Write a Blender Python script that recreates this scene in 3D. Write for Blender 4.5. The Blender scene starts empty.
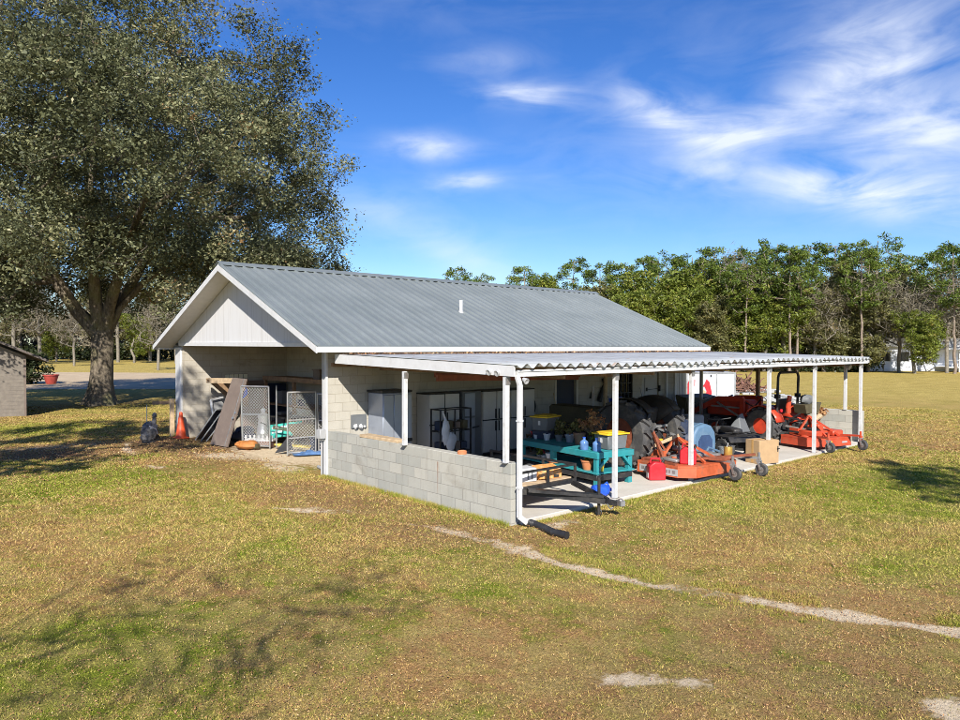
import bpy, math, random
import numpy as np
from mathutils import Vector, Matrix
PI = math.pi
S = bpy.context.scene
COL = S.collection
# ------------------------------------------------------------------ camera
cd = bpy.data.cameras.new('camera'); cam = bpy.data.objects.new('camera', cd); COL.objects.link(cam)
cd.sensor_width = 36.0; cd.lens = 719.49/960*36.0; cd.clip_start = 0.1; cd.clip_end = 3000
_A, _P, _R = 0.83554707, 0.02071082, 0.00293547
_fw = Vector((math.cos(_A)*math.cos(_P), math.sin(_A)*math.cos(_P), -math.sin(_P)))
_rt = Vector((math.sin(_A), -math.cos(_A), 0)); _up = _rt.cross(_fw)
_r2 = _rt*math.cos(_R)+_up*math.sin(_R); _u2 = _up*math.cos(_R)-_rt*math.sin(_R)
m = Matrix((_r2, _u2, -_fw)).transposed().to_4x4(); m.translation = (-8.3004, -8.4096, 2.9519)
cam.matrix_world = m
S.camera = cam
CAM = np.array([-8.3004, -8.4096])
# ------------------------------------------------------------------ sun and sky
SUN_DIR = Vector((0.62, 0.79, -0.67)).normalized()
elev = math.asin(-SUN_DIR.z)
sd = bpy.data.lights.new('sun', 'SUN'); sd.energy = 4.5; sd.angle = math.radians(0.5); sd.color = (1.0, 0.94, 0.84)
sun = bpy.data.objects.new('sun', sd); COL.objects.link(sun)
sun.rotation_euler = SUN_DIR.to_track_quat('-Z', 'Y').to_euler(); sun.location = (-20, -25, 30)
S.view_settings.view_transform = 'Standard'; S.view_settings.look = 'None'
S.view_settings.exposure = 0.85; S.view_settings.gamma = 1.0; S.view_settings.use_curve_mapping = False
S.cycles.use_denoising = True; S.cycles.denoiser = 'OPENIMAGEDENOISE'; S.cycles.denoising_input_passes = 'RGB_ALBEDO_NORMAL'; S.cycles.denoising_prefilter = 'NONE'; S.cycles.filter_width = 0.9
S.cycles.max_bounces = 8; S.cycles.diffuse_bounces = 4; S.cycles.transparent_max_bounces = 16
W = bpy.data.worlds.new('World'); S.world = W; W.use_nodes = True
nt = W.node_tree; N = nt.nodes; L = nt.links; N.clear()
def wn(t, **k):
    n = N.new(t)
    for a, b in k.items(): setattr(n, a, b)
    return n
def wmath(op, a, b=None, c=None):
    n = wn('ShaderNodeMath', operation=op)
    for i, v in enumerate((a, b, c)):
        if v is None: continue
        if isinstance(v, (int, float)): n.inputs[i].default_value = v
        else: L.new(v, n.inputs[i])
    return n.outputs[0]
sky = wn('ShaderNodeTexSky', sky_type='NISHITA', sun_disc=False)
sky.sun_elevation = elev
sky.sun_rotation = math.atan2(-SUN_DIR.x, -SUN_DIR.y)
sky.altitude = 0; sky.air_density = 1.0; sky.dust_density = 0.3; sky.ozone_density = 3.0
tc = wn('ShaderNodeTexCoord')
def wdot(vec):
    n = wn('ShaderNodeVectorMath', operation='DOT_PRODUCT'); L.new(tc.outputs['Generated'], n.inputs[0]); n.inputs[1].default_value = vec
    return n.outputs['Value']
def pxdir(x, y):
    return (_fw*719.49 + _r2*(x-480) - _u2*(y-360)).normalized()
nz = wn('ShaderNodeTexNoise'); nz.inputs['Scale'].default_value = 1.0; nz.inputs['Detail'].default_value = 8; nz.inputs['Roughness'].default_value = 0.55; nz.inputs['Distortion'].default_value = 0.6
mp = wn('ShaderNodeMapping'); L.new(tc.outputs['Generated'], mp.inputs['Vector']); mp.inputs['Scale'].default_value = (7, 7, 22); mp.inputs['Rotation'].default_value = (0.12, 0.1, 0.3)
L.new(mp.outputs['Vector'], nz.inputs['Vector'])
nz2 = wn('ShaderNodeTexNoise'); nz2.inputs['Scale'].default_value = 26.0; nz2.inputs['Detail'].default_value = 6; L.new(tc.outputs['Generated'], nz2.inputs['Vector'])
wsp = wmath('MULTIPLY_ADD', nz.outputs['Fac'], 3.3, -1.18)
wsp = wmath('MULTIPLY_ADD', nz2.outputs['Fac'], 0.5, wmath('SUBTRACT', wsp, 0.25))
# high thin clouds: each a soft streak round a direction in the sky (x, y, half length, half width, tilt, strength)
total = None
for (x, y, sx, sy, ang, st) in [(530, 94, 30, 7, 2, 1.3), (428, 148, 28, 8.5, 4, 1.1), (466, 181, 22, 6, -4, 1.0), (478, 62, 34, 9, -4, .3),
        (690, 124, 50, 14, 14, 1.0), (655, 108, 30, 10, 35, .35), (790, 112, 70, 15, -26, .6), (878, 62, 46, 38, -48, .75), (925, 138, 75, 17, -20, .7),
        (905, 192, 105, 12, 4, .9), (800, 180, 60, 9, 8, .45), (900, 212, 70, 10, 12, .4), (840, 60, 170, 60, -15, .17), (450, 250, 90, 16, 28, .30),
        (380, 215, 90, 30, 25, .14), (560, 190, 130, 60, 10, .12), (1080, 120, 120, 40, -15, .6), (200, -120, 200, 60, 10, .5), (-200, 100, 120, 30, 10, .6)]:
    c0 = pxdir(x, y); k = 1/719.49
    e1 = (_r2*math.cos(math.radians(ang)) - _u2*math.sin(math.radians(ang)))
    e1 = (e1 - c0*e1.dot(c0)).normalized(); e2 = c0.cross(e1).normalized()
    a = wmath('SUBTRACT', wdot(e1), 0.0); b = wdot(e2)
    fr = wmath('GREATER_THAN', wdot(c0), 0.0)
    a2 = wmath('POWER', wmath('ABSOLUTE', wmath('MULTIPLY', a, 1/(sx*k))), 2.0)
    b2 = wmath('POWER', wmath('ABSOLUTE', wmath('MULTIPLY', b, 1/(sy*k))), 2.0)
    g = wmath('POWER', 2.718, wmath('MULTIPLY', wmath('ADD', a2, b2), -0.6))
    g = wmath('MULTIPLY', wmath('MULTIPLY', g, fr), st)
    total = g if total is None else wmath('ADD', total, g)
mask = wmath('MULTIPLY', total, wmath('MAXIMUM', wmath('ADD', wsp, 0.30), 0.0))
mk = wn('ShaderNodeMapRange'); mk.inputs['From Min'].default_value = 0.05; mk.inputs['From Max'].default_value = 1.35; mk.inputs['To Max'].default_value = 0.80; L.new(mask, mk.inputs['Value'])
hs = wn('ShaderNodeHueSaturation'); hs.inputs['Saturation'].default_value = 1.30; hs.inputs['Hue'].default_value = 0.512; hs.inputs['Value'].default_value = 0.68
L.new(sky.outputs['Color'], hs.inputs['Color'])
tn_ = wn('ShaderNodeMix', data_type='RGBA', blend_type='MULTIPLY'); tn_.inputs['Factor'].default_value = 1.0; L.new(hs.outputs['Color'], tn_.inputs['A']); tn_.inputs['B'].default_value = (.78, .87, 1.0, 1)
mx = wn('ShaderNodeMix', data_type='RGBA'); L.new(mk.outputs['Result'], mx.inputs['Factor']); L.new(tn_.outputs['Result'], mx.inputs['A']); mx.inputs['B'].default_value = (4.6, 4.85, 5.3, 1)
bg = wn('ShaderNodeBackground'); bg.inputs['Strength'].default_value = 0.125; L.new(mx.outputs['Result'], bg.inputs['Color'])
wo = wn('ShaderNodeOutputWorld'); L.new(bg.outputs['Background'], wo.inputs['Surface'])

# ------------------------------------------------------------------ helpers
rng = np.random.default_rng(7); random.seed(7)
def thing(name, label, cat, loc=(0, 0, 0), rz=0.0, group=None):
    o = bpy.data.objects.new(name, None); o.empty_display_size = 0.2; COL.objects.link(o)
    o.location = loc; o.rotation_euler = (0, 0, math.radians(rz)); o['label'] = label; o['category'] = cat
    if group: o['group'] = group
    return o
def tag(o, label, cat, group=None):
    o['label'] = label; o['category'] = cat
    if group: o['group'] = group
    return o
def struct(o): o['kind'] = 'structure'; return o
def stuff(o, label=None, cat=None):
    o['kind'] = 'stuff'
    if label: o['label'] = label
    if cat: o['category'] = cat
    return o

class MB:
    def __init__(s): s.v = []; s.f = []
    def add(s, vs, fs):
        b = len(s.v); s.v += [tuple(v) for v in vs]; s.f += [tuple(b+i for i in f) for f in fs]; return s
    def box(s, c, d, rot=None, rz=0):
        x, y, z = d[0]/2, d[1]/2, d[2]/2
        M = rot if rot is not None else Matrix.Rotation(math.radians(rz), 3, 'Z')
        c = Vector(c)
        vs = [c + M @ Vector((sx*x, sy*y, sz*z)) for sz in (-1, 1) for sx, sy in ((-1, -1), (1, -1), (1, 1), (-1, 1))]
        return s.add(vs, [(3, 2, 1, 0), (4, 5, 6, 7), (0, 1, 5, 4), (1, 2, 6, 5), (2, 3, 7, 6), (3, 0, 4, 7)])
    def bb(s, x0, x1, y0, y1, z0, z1): return s.box(((x0+x1)/2, (y0+y1)/2, (z0+z1)/2), (x1-x0, y1-y0, z1-z0))
    def bar(s, p0, p1, w, h=None):       # rectangular bar between two points
        p0, p1 = Vector(p0), Vector(p1); d = p1-p0; h = h or w
        z = d.normalized(); u = Vector((0, 0, 1)) if abs(z.z) < .95 else Vector((0, 1, 0))
        x = u.cross(z).normalized(); y = z.cross(x)
        M = Matrix((x, y, z)).transposed()
        return s.box((p0+p1)/2, (w, h, d.length), rot=M)
    def tube(s, pts, r, n=8, cap=True):
        pts = [Vector(p) for p in pts]; rr = r if isinstance(r, (list, tuple)) else [r]*len(pts)
        vs = []; ref = None
        for i, p in enumerate(pts):
            d = (pts[min(i+1, len(pts)-1)] - pts[max(i-1, 0)]).normalized()
            if ref is None: ref = Vector((0, 0, 1)) if abs(d.z) < .9 else Vector((1, 0, 0))
            x = (ref - d*ref.dot(d)).normalized(); y = d.cross(x); ref = x
            vs += [p + (x*math.cos(2*PI*k/n) + y*math.sin(2*PI*k/n))*rr[i] for k in range(n)]
        fs = [(i*n+k, i*n+(k+1) % n, (i+1)*n+(k+1) % n, (i+1)*n+k) for i in range(len(pts)-1) for k in range(n)]
        if cap: fs += [tuple(range(n))[::-1], tuple((len(pts)-1)*n+k for k in range(n))]
        return s.add(vs, fs)
    def lathe(s, prof, c=(0, 0, 0), n=20, M=None, closed=False):
        c = Vector(c); M = M or Matrix.Identity(3); vs = []
        for r, z in prof: vs += [c + M @ Vector((r*math.cos(2*PI*k/n), r*math.sin(2*PI*k/n), z)) for k in range(n)]
        q = len(prof); fs = []
        for i in range(q if closed else q-1):
            j = (i+1) % q
            fs += [(i*n+k, i*n+(k+1) % n, j*n+(k+1) % n, j*n+k) for k in range(n)]
        if not closed:
            if prof[0][0] > 1e-6: fs.append(tuple(range(n))[::-1])
            if prof[-1][0] > 1e-6: fs.append(tuple((q-1)*n+k for k in range(n)))
        return s.add(vs, fs)
    def prism(s, poly, h, M=None, c=(0, 0, 0)):   # poly in local xy, extruded along local z from 0 to h
        M = M or Matrix.Identity(3); c = Vector(c); n = len(poly)
        vs = [c + M @ Vector((x, y, 0)) for x, y in poly] + [c + M @ Vector((x, y, h)) for x, y in poly]
        return s.add(vs, [tuple(range(n))[::-1], tuple(range(n, 2*n))] + [(i, (i+1) % n, n+(i+1) % n, n+i) for i in range(n)])
    def ball(s, c, r, n=12, m=8, jit=0, seed=0):
        rr = (r, r, r) if isinstance(r, (int, float)) else r; c = Vector(c); R = random.Random(seed)
        vs = [c+Vector((0, 0, rr[2]))]
        for i in range(1, m):
            for k in range(n):
                a = PI*i/m; j = 1+R.uniform(-jit, jit)
                vs.append(c+Vector((rr[0]*math.sin(a)*math.cos(2*PI*k/n)*j, rr[1]*math.sin(a)*math.sin(2*PI*k/n)*j, rr[2]*math.cos(a)*j)))
        vs.append(c-Vector((0, 0, rr[2]))); fs = [(0, 1+k, 1+(k+1) % n) for k in range(n)]
        for i in range(m-2): fs += [(1+i*n+k, 1+(i+1)*n+k, 1+(i+1)*n+(k+1) % n, 1+i*n+(k+1) % n) for k in range(n)]
        e = 1+(m-1)*n; fs += [(e, 1+(m-2)*n+(k+1) % n, 1+(m-2)*n+k) for k in range(n)]
        return s.add(vs, fs)
    def build(s, name, mat, parent=None, bevel=0, smooth=True, seg=1):
        me = bpy.data.meshes.new(name); me.from_pydata(s.v, [], s.f); me.validate()
        o = bpy.data.objects.new(name, me); COL.objects.link(o); me.materials.append(mat)
        if smooth:
            me.shade_smooth(); me.set_sharp_from_angle(angle=math.radians(38))
        if parent: o.parent = parent
        if bevel:
            b = o.modifiers.new('bevel', 'BEVEL'); b.width = bevel; b.segments = seg; b.limit_method = 'ANGLE'; b.angle_limit = math.radians(40)
        return o
def npmesh(name, v, f, mat, parent=None, attrs=None, smooth=False):
    me = bpy.data.meshes.new(name); v = np.asarray(v, np.float32); f = np.asarray(f, np.int32); k = f.shape[1]
    me.vertices.add(len(v)); me.vertices.foreach_set('co', v.ravel())
    me.loops.add(f.size); me.loops.foreach_set('vertex_index', f.ravel())
    me.polygons.add(len(f)); me.polygons.foreach_set('loop_start', np.arange(0, f.size, k, dtype=np.int32))
    me.update(calc_edges=True)
    if smooth: me.polygons.foreach_set('use_smooth', np.ones(len(f), bool))
    for a, d in (attrs or {}).items():
        at = me.attributes.new(a, 'FLOAT', 'POINT'); at.data.foreach_set('value', np.asarray(d, np.float32))
    o = bpy.data.objects.new(name, me); COL.objects.link(o); me.materials.append(mat)
    if parent: o.parent = parent
    return o
def RX(d): return Matrix.Rotation(math.radians(d), 3, 'X')
def RY(d): return Matrix.Rotation(math.radians(d), 3, 'Y')
def RZ(d): return Matrix.Rotation(math.radians(d), 3, 'Z')

# ------------------------------------------------------------------ materials
class Mat:
    def __init__(s, name):
        s.m = bpy.data.materials.new(name); s.m.use_nodes = True; s.t = s.m.node_tree; s.N = s.t.nodes; s.L = s.t.links
        s.b = s.N['Principled BSDF']; s.out = s.N['Material Output']
    def n(s, t, **k):
        n = s.N.new(t)
        for a, b in k.items(): setattr(n, a, b)
        return n
    def tex(s): 
        return s.n('ShaderNodeTexCoord').outputs['Object']
    def pos(s): return s.n('ShaderNodeNewGeometry').outputs['Position']
    def noise(s, vec, scale, detail=4, rough=.55, dist=0):
        n = s.n('ShaderNodeTexNoise'); s.L.new(vec, n.inputs['Vector']); n.inputs['Scale'].default_value = scale
        n.inputs['Detail'].default_value = detail; n.inputs['Roughness'].default_value = rough; n.inputs['Distortion'].default_value = dist
        return n.outputs['Fac']
    def math(s, op, a, b=None):
        n = s.n('ShaderNodeMath', operation=op)
        for i, v in enumerate((a, b)):
            if v is None: continue
            if isinstance(v, (int, float)): n.inputs[i].default_value = v
            else: s.L.new(v, n.inputs[i])
        return n.outputs[0]
    def rng(s, v, a, b, c=0, d=1):
        n = s.n('ShaderNodeMapRange'); s.L.new(v, n.inputs['Value'])
        for k, x in zip(('From Min', 'From Max', 'To Min', 'To Max'), (a, b, c, d)): n.inputs[k].default_value = x
        return n.outputs['Result']
    def mix(s, f, a, b, mode='MIX'):
        n = s.n('ShaderNodeMix', data_type='RGBA', blend_type=mode)
        for k, v in (('Factor', f), ('A', a), ('B', b)):
            if isinstance(v, (int, float)): n.inputs[k].default_value = v
            elif isinstance(v, (tuple, list)): n.inputs[k].default_value = (*v[:3], 1)
            else: s.L.new(v, n.inputs[k])
        return n.outputs['Result']
    def ramp(s, v, stops):
        n = s.n('ShaderNodeValToRGB'); s.L.new(v, n.inputs['Fac']); e = n.color_ramp.elements
        while len(e) < len(stops): e.new(0.5)
        for i, (p, c) in enumerate(stops): e[i].position = p; e[i].color = (*c, 1)
        return n.outputs['Color']
    def attr(s, name): return s.n('ShaderNodeAttribute', attribute_name=name).outputs['Fac']
    def col(s, c):
        if isinstance(c, tuple): s.b.inputs['Base Color'].default_value = (*c, 1)
        else: s.L.new(c, s.b.inputs['Base Color'])
        return s
    def rough(s, r, metal=0, spec=None):
        if isinstance(r, (int, float)): s.b.inputs['Roughness'].default_value = r
        else: s.L.new(r, s.b.inputs['Roughness'])
        s.b.inputs['Metallic'].default_value = metal
        if spec is not None: s.b.inputs['Specular IOR Level'].default_value = spec
        return s
    def bump(s, h, strength=.3, dist=.01):
        n = s.n('ShaderNodeBump'); n.inputs['Strength'].default_value = strength; n.inputs['Distance'].default_value = dist
        s.L.new(h, n.inputs['Height']); s.L.new(n.outputs['Normal'], s.b.inputs['Normal']); return s
def M(name, c, rough=.6, metal=0, var=.18, scale=5, dirt=None, dscale=3, damt=.6, bump=0, bscale=40):
    k = Mat(name); v = k.tex()
    f = k.noise(v, scale, 6, .65)
    a = tuple(x*(1-var) for x in c); b = tuple(min(1, x*(1+var)) for x in c)
    cc = k.mix(k.rng(f, .3, .7), a, b)
    if dirt:
        f2 = k.rng(k.noise(v, dscale, 8, .7, .4), .5, .68, 0, damt); cc = k.mix(f2, cc, dirt)
    k.col(cc); k.rough(k.rng(f, .3, .7, max(0, rough-.1), min(1, rough+.1)), metal)
    if bump: k.bump(k.noise(v, bscale, 4), bump)
    return k.m
def block_mat(name, c1, c2, mortar, stain=(.16, .14, .11), sc=1.0, amt=.5):
    k = Mat(name); v = k.tex()
    sp = k.n('ShaderNodeSeparateXYZ'); k.L.new(v, sp.inputs[0])
    cb = k.n('ShaderNodeCombineXYZ'); k.L.new(k.math('ADD', sp.outputs[0], sp.outputs[1]), cb.inputs[0]); k.L.new(sp.outputs[2], cb.inputs[1])
    br = k.n('ShaderNodeTexBrick'); k.L.new(cb.outputs[0], br.inputs['Vector'])
    br.inputs['Scale'].default_value = 1; br.inputs['Brick Width'].default_value = .406*sc; br.inputs['Row Height'].default_value = .2032*sc
    br.inputs['Mortar Size'].default_value = .007*sc; br.inputs['Mortar Smooth'].default_value = .2; br.inputs['Bias'].default_value = 0
    br.inputs['Color1'].default_value = (*c1, 1); br.inputs['Color2'].default_value = (*c2, 1); br.inputs['Mortar'].default_value = (*mortar, 1)
    br.offset = .5
    n1 = k.noise(v, 3.0, 8, .7); n2 = k.noise(v, 45, 3)
    c = k.mix(k.rng(n1, .25, .75, .0, .55), br.outputs['Color'], k.mix(.5, br.outputs['Color'], stain))
    c = k.mix(k.rng(n2, .3, .7, 0, .25), c, tuple(x*.6 for x in c1))
    st = k.rng(k.noise(v, 1.1, 6, .7, .5), .58, .72, 0, amt)
    c = k.mix(st, c, stain)
    mp = k.n('ShaderNodeMapping'); k.L.new(v, mp.inputs['Vector']); mp.inputs['Scale'].default_value = (4, 4, .5)
    c = k.mix(k.rng(k.noise(mp.outputs[0], 1.3, 8, .75), .54, .72, 0, .38), c, tuple(q*1.1 for q in stain))
    c = k.mix(k.rng(k.noise(v, .55, 3, .5), .45, .65, 0, .25), c, (.52, .49, .42))
    k.col(c); k.rough(.9, 0, .2)
    h = k.math('ADD', k.math('MULTIPLY', br.outputs['Fac'], -1.0), k.math('MULTIPLY', n2, .35))
    k.bump(h, .5, .008); return k.m
def leaf_mat(name, stops, trans=.25, rough=.55):
    k = Mat(name); a = k.attr('tint')
    c = k.ramp(a, stops)
    k.N.remove(k.b)
    d = k.n('ShaderNodeBsdfDiffuse'); t = k.n('ShaderNodeBsdfTranslucent'); g = k.n('ShaderNodeBsdfGlossy'); g.inputs['Roughness'].default_value = .5
    k.L.new(c, d.inputs['Color']); k.L.new(c, t.inputs['Color']); g.inputs['Color'].default_value = (1, 1, 1, 1)
    m1 = k.n('ShaderNodeMixShader'); m1.inputs[0].default_value = trans; k.L.new(d.outputs[0], m1.inputs[1]); k.L.new(t.outputs[0], m1.inputs[2])
    m2 = k.n('ShaderNodeMixShader'); m2.inputs[0].default_value = .02; k.L.new(m1.outputs[0], m2.inputs[1]); k.L.new(g.outputs[0], m2.inputs[2])
    k.L.new(m2.outputs[0], k.out.inputs['Surface']); return k.m

white = M('white_paint', (.56, .565, .575), .5, var=.06, dirt=(.38, .36, .33), dscale=2.5, damt=.35)
white_m = M('white_metal', (.55, .56, .57), .45, var=.06, dirt=(.30, .27, .23), dscale=7, damt=.5)
galv = Mat('galvalume_roof'); _v = galv.tex()
_f = galv.noise(_v, .8, 6, .6); _g = galv.noise(_v, 9, 4)
_mp = galv.n('ShaderNodeMapping'); galv.L.new(_v, _mp.inputs['Vector']); _mp.inputs['Scale'].default_value = (5, .35, .35); _s = galv.noise(_mp.outputs[0], 1.6, 8, .75)
_c = galv.mix(galv.rng(_f, .35, .65), (.265, .30, .295), (.335, .37, .36)); _c = galv.mix(galv.rng(_g, .3, .7, 0, .3), _c, (.24, .265, .265)); _c = galv.mix(galv.rng(_s, .52, .72, 0, .45), _c, (.20, .215, .21))
galv.col(_c); galv.rough(galv.rng(_s, .3, .7, .48, .60), .62); galv = galv.m
# weathered corrugated lean-to sheet with rust and dirt streaks running down the slope
corr = Mat('corrugated_sheet'); _v = corr.tex()
_mp = corr.n('ShaderNodeMapping'); corr.L.new(_v, _mp.inputs['Vector']); _mp.inputs['Scale'].default_value = (3.0, .5, 1)
_f = corr.noise(_mp.outputs[0], 1.2, 8, .7); _sp = corr.n('ShaderNodeSeparateXYZ'); corr.L.new(_v, _sp.inputs[0])
_c = corr.mix(corr.rng(_f, .35, .65), (.25, .265, .275), (.40, .42, .435))
_c = corr.mix(corr.rng(corr.noise(_v, 2.2, 8, .75, .6), .56, .66, 0, .75), _c, (.26, .17, .11))
_top = corr.math('MULTIPLY', corr.rng(_sp.outputs[1], 4.3, 5.1), corr.rng(corr.noise(_v, 5, 6, .7), .35, .55))
corr.col(corr.mix(_top, _c, (.22, .12, .07))); corr.rough(.65, .1); corr = corr.m
block = block_mat('concrete_block', (.47, .46, .41), (.335, .345, .32), (.28, .275, .25))
block_in = block_mat('concrete_block_wall', (.51, .485, .425), (.46, .435, .38), (.38, .35, .29), amt=.3)
block_bay = block_mat('shaded_bay_block', (.48, .44, .375), (.43, .395, .335), (.37, .325, .25), amt=.6)  # bay walls: darker, browner copy of the wall block, bay shade in its colour
conc = Mat('concrete_slab'); _v = conc.tex(); _f = conc.noise(_v, .9, 9, .7, .3); _g = conc.noise(_v, 30, 3)
conc.col(conc.mix(conc.rng(_g, .3, .7, 0, .3), conc.mix(conc.rng(_f, .35, .65), (.48, .445, .385), (.63, .595, .53)), (.42, .39, .34))); conc.rough(.85); conc.bump(_g, .2, .004); conc = conc.m
siding = Mat('gable_board'); _v = siding.tex(); _sp = siding.n('ShaderNodeSeparateXYZ'); siding.L.new(_v, _sp.inputs[0])
_mp = siding.n('ShaderNodeMapping'); siding.L.new(_v, _mp.inputs['Vector']); _mp.inputs['Scale'].default_value = (1, 9, .5)
_st = siding.noise(_mp.outputs[0], 1.5, 8, .7)
_jt = siding.math('FRACT', siding.math('MULTIPLY', siding.math('ADD', _sp.outputs[1], .13), 1/.305)); _jl = siding.rng(siding.math('ABSOLUTE', siding.math('SUBTRACT', _jt, .5)), .46, .5, 0, .45)
siding.col(siding.mix(_jl, siding.mix(siding.rng(_st, .5, .75, 0, .45), (.56, .56, .57), (.34, .31, .28)), (.2, .19, .18))); siding.rough(.7); siding = siding.m
soffit = M('soffit_board', (.62, .60, .56), .8, var=.08)
wood = M('old_wood', (.24, .15, .085), .8, var=.4, scale=7, dirt=(.10, .065, .04))
wood_l = M('pale_wood', (.46, .34, .21), .8, var=.25, scale=7)
redwood = M('red_lumber', (.24, .075, .045), .75, var=.35, scale=6)
browndoor = M('brown_door_paint', (.15, .115, .095), .65, var=.12, dirt=(.26, .22, .18), damt=.25)
black = M('black_paint', (.018, .018, .02), .5, var=.3, dirt=(.10, .09, .075), dscale=6, damt=.4)
blackm = M('black_rubbery_plastic', (.022, .022, .024), .55, var=.3)
rubber = M('tyre_rubber', (.055, .055, .057), .85, var=.3, dirt=(.17, .155, .13), dscale=5, damt=.6, bump=.2)
steel = M('grey_steel', (.42, .43, .44), .38, .75, var=.12)
dsteel = M('dull_steel', (.30, .30, .30), .5, .5, var=.25, dirt=(.20, .10, .05), damt=.5)
grey = M('grey_plastic', (.135, .145, .155), .6, var=.12)
lgrey = M('light_grey_panel', (.36, .365, .37), .5, var=.06)
fridgem = M('blue_grey_steel', (.34, .37, .43), .38, .35, var=.06)
red = M('red_plastic', (.47, .018, .028), .42, var=.12)
tred = M('tractor_red', (.50, .050, .022), .4, var=.2, dirt=(.14, .07, .045), damt=.45)
orange = M('mower_orange', (.46, .095, .034), .55, var=.25, dirt=(.20, .115, .07), dscale=3, damt=.85)
mred = M('mower_red', (.48, .062, .026), .5, var=.2, dirt=(.24, .11, .06), dscale=4, damt=.6)
teal = M('teal_paint', (.02, .235, .265), .55, var=.12, dirt=(.10, .22, .21), damt=.3)
yellow = M('yellow_plastic', (.68, .46, .03), .45, var=.08)
rust = M('rusty_rim', (.20, .055, .025), .8, var=.4, scale=9)
terra = M('terracotta', (.48, .18, .075), .8, var=.15)
bluep = M('blue_plastic', (.02, .09, .60), .35, var=.2)
lblue = M('light_blue_plastic', (.095, .175, .28), .5, var=.1, dirt=(.25, .30, .34), damt=.3)
cardb = M('cardboard', (.42, .28, .15), .85, var=.1, dirt=(.33, .21, .11), damt=.4)
conem = M('cone_orange', (.75, .095, .03), .55, var=.1, dirt=(.35, .1, .05), damt=.3)
darkglass = M('dark_glass', (.015, .018, .022), .08, var=.1)
navy = M('navy_panel', (.02, .03, .06), .6, var=.15)
olive = M('dark_olive_paint', (.075, .065, .035), .6, var=.3)
brickm = block_mat('old_brick', (.22, .10, .075), (.14, .065, .05), (.22, .20, .18), sc=.5, amt=.3)
mottled = M('mottled_stone', (.13, .125, .125), .85, var=.75, scale=11, dirt=(.30, .29, .28), dscale=8, damt=.6)
bark = Mat('oak_bark'); _v = bark.tex(); _mp = bark.n('ShaderNodeMapping'); bark.L.new(_v, _mp.inputs['Vector']); _mp.inputs['Scale'].default_value = (1, 1, .35)
_f = bark.noise(_mp.outputs[0], 9, 8, .75); _g = bark.noise(_v, .9, 5, .6)
_c = bark.mix(bark.rng(_f, .35, .65), (.07, .058, .046), (.27, .225, .17)); _c = bark.mix(bark.rng(_g, .5, .65, 0, .55), _c, (.24, .23, .10))
bark.col(_c); bark.rough(.95, 0, .1); bark.bump(_f, 1.0, .06); bark = bark.m
bark_p = M('pine_bark', (.22, .175, .14), .95, var=.4, scale=6)
bark_g = M('grey_bark', (.20, .18, .145), .95, var=.35, scale=5)
L_oak = leaf_mat('oak_leaves', [(0, (.055, .062, .033)), (.35, (.125, .138, .070)), (.65, (.235, .245, .125)), (.92, (.36, .33, .18)), (1, (.32, .19, .085))], .25)
L_pine = leaf_mat('pine_needles', [(0, (.04, .075, .014)), (.5, (.115, .165, .026)), (.85, (.20, .25, .04)), (1, (.27, .22, .07))], .25)
L_hard = leaf_mat('hardwood_leaves', [(0, (.06, .085, .014)), (.4, (.155, .20, .030)), (.8, (.28, .30, .055)), (1, (.38, .27, .09))], .3)
L_olive = leaf_mat('olive_leaves', [(0, (.065, .072, .025)), (.5, (.165, .165, .058)), (.85, (.26, .23, .095)), (1, (.32, .22, .10))], .25)
L_bare = leaf_mat('bare_twigs', [(0, (.10, .085, .06)), (.5, (.19, .165, .115)), (1, (.29, .25, .18))], .1)
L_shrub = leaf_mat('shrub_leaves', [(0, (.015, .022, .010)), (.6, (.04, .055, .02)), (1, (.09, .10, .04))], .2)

# ------------------------------------------------------------------ ground
PATH = np.array([(-1.2, 16.2), (-2.1, 13.4), (-2.52, 9.98), (-2.24, 6.69), (-2.32, 3.95), (-1.55, 2.6), (-0.95, 0.84), (-0.98, -0.56), (-0.91, -1.32), (-0.95, -2.1), (-0.82, -2.67),
                 (-0.67, -3.32), (-0.36, -4.22), (-0.19, -4.85), (0.11, -5.48), (0.34, -6.27), (1.2, -8.5), (2.5, -12)])
def segdist(x, y, P):
    d = np.full(x.shape, 1e9); tt = np.zeros(x.shape); acc = 0
    for a, b in zip(P[:-1], P[1:]):
        ab = b-a; t = np.clip(((x-a[0])*ab[0]+(y-a[1])*ab[1])/(ab@ab), 0, 1)
        q = np.hypot(x-a[0]-t*ab[0], y-a[1]-t*ab[1]); l = np.hypot(*ab)
        w = q < d; d[w] = q[w]; tt[w] = acc+t[w]*l; acc += l
    return d, tt
def vnoise(x, y, seed, sc):
    r = np.random.default_rng(seed); o = np.zeros_like(x)
    for k in range(14):
        a = r.uniform(0, 2*PI); f = sc*r.uniform(.5, 2.2); o += np.sin((x*np.cos(a)+y*np.sin(a))*f+r.uniform(0, 6.28))
    return o/14**.5
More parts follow.
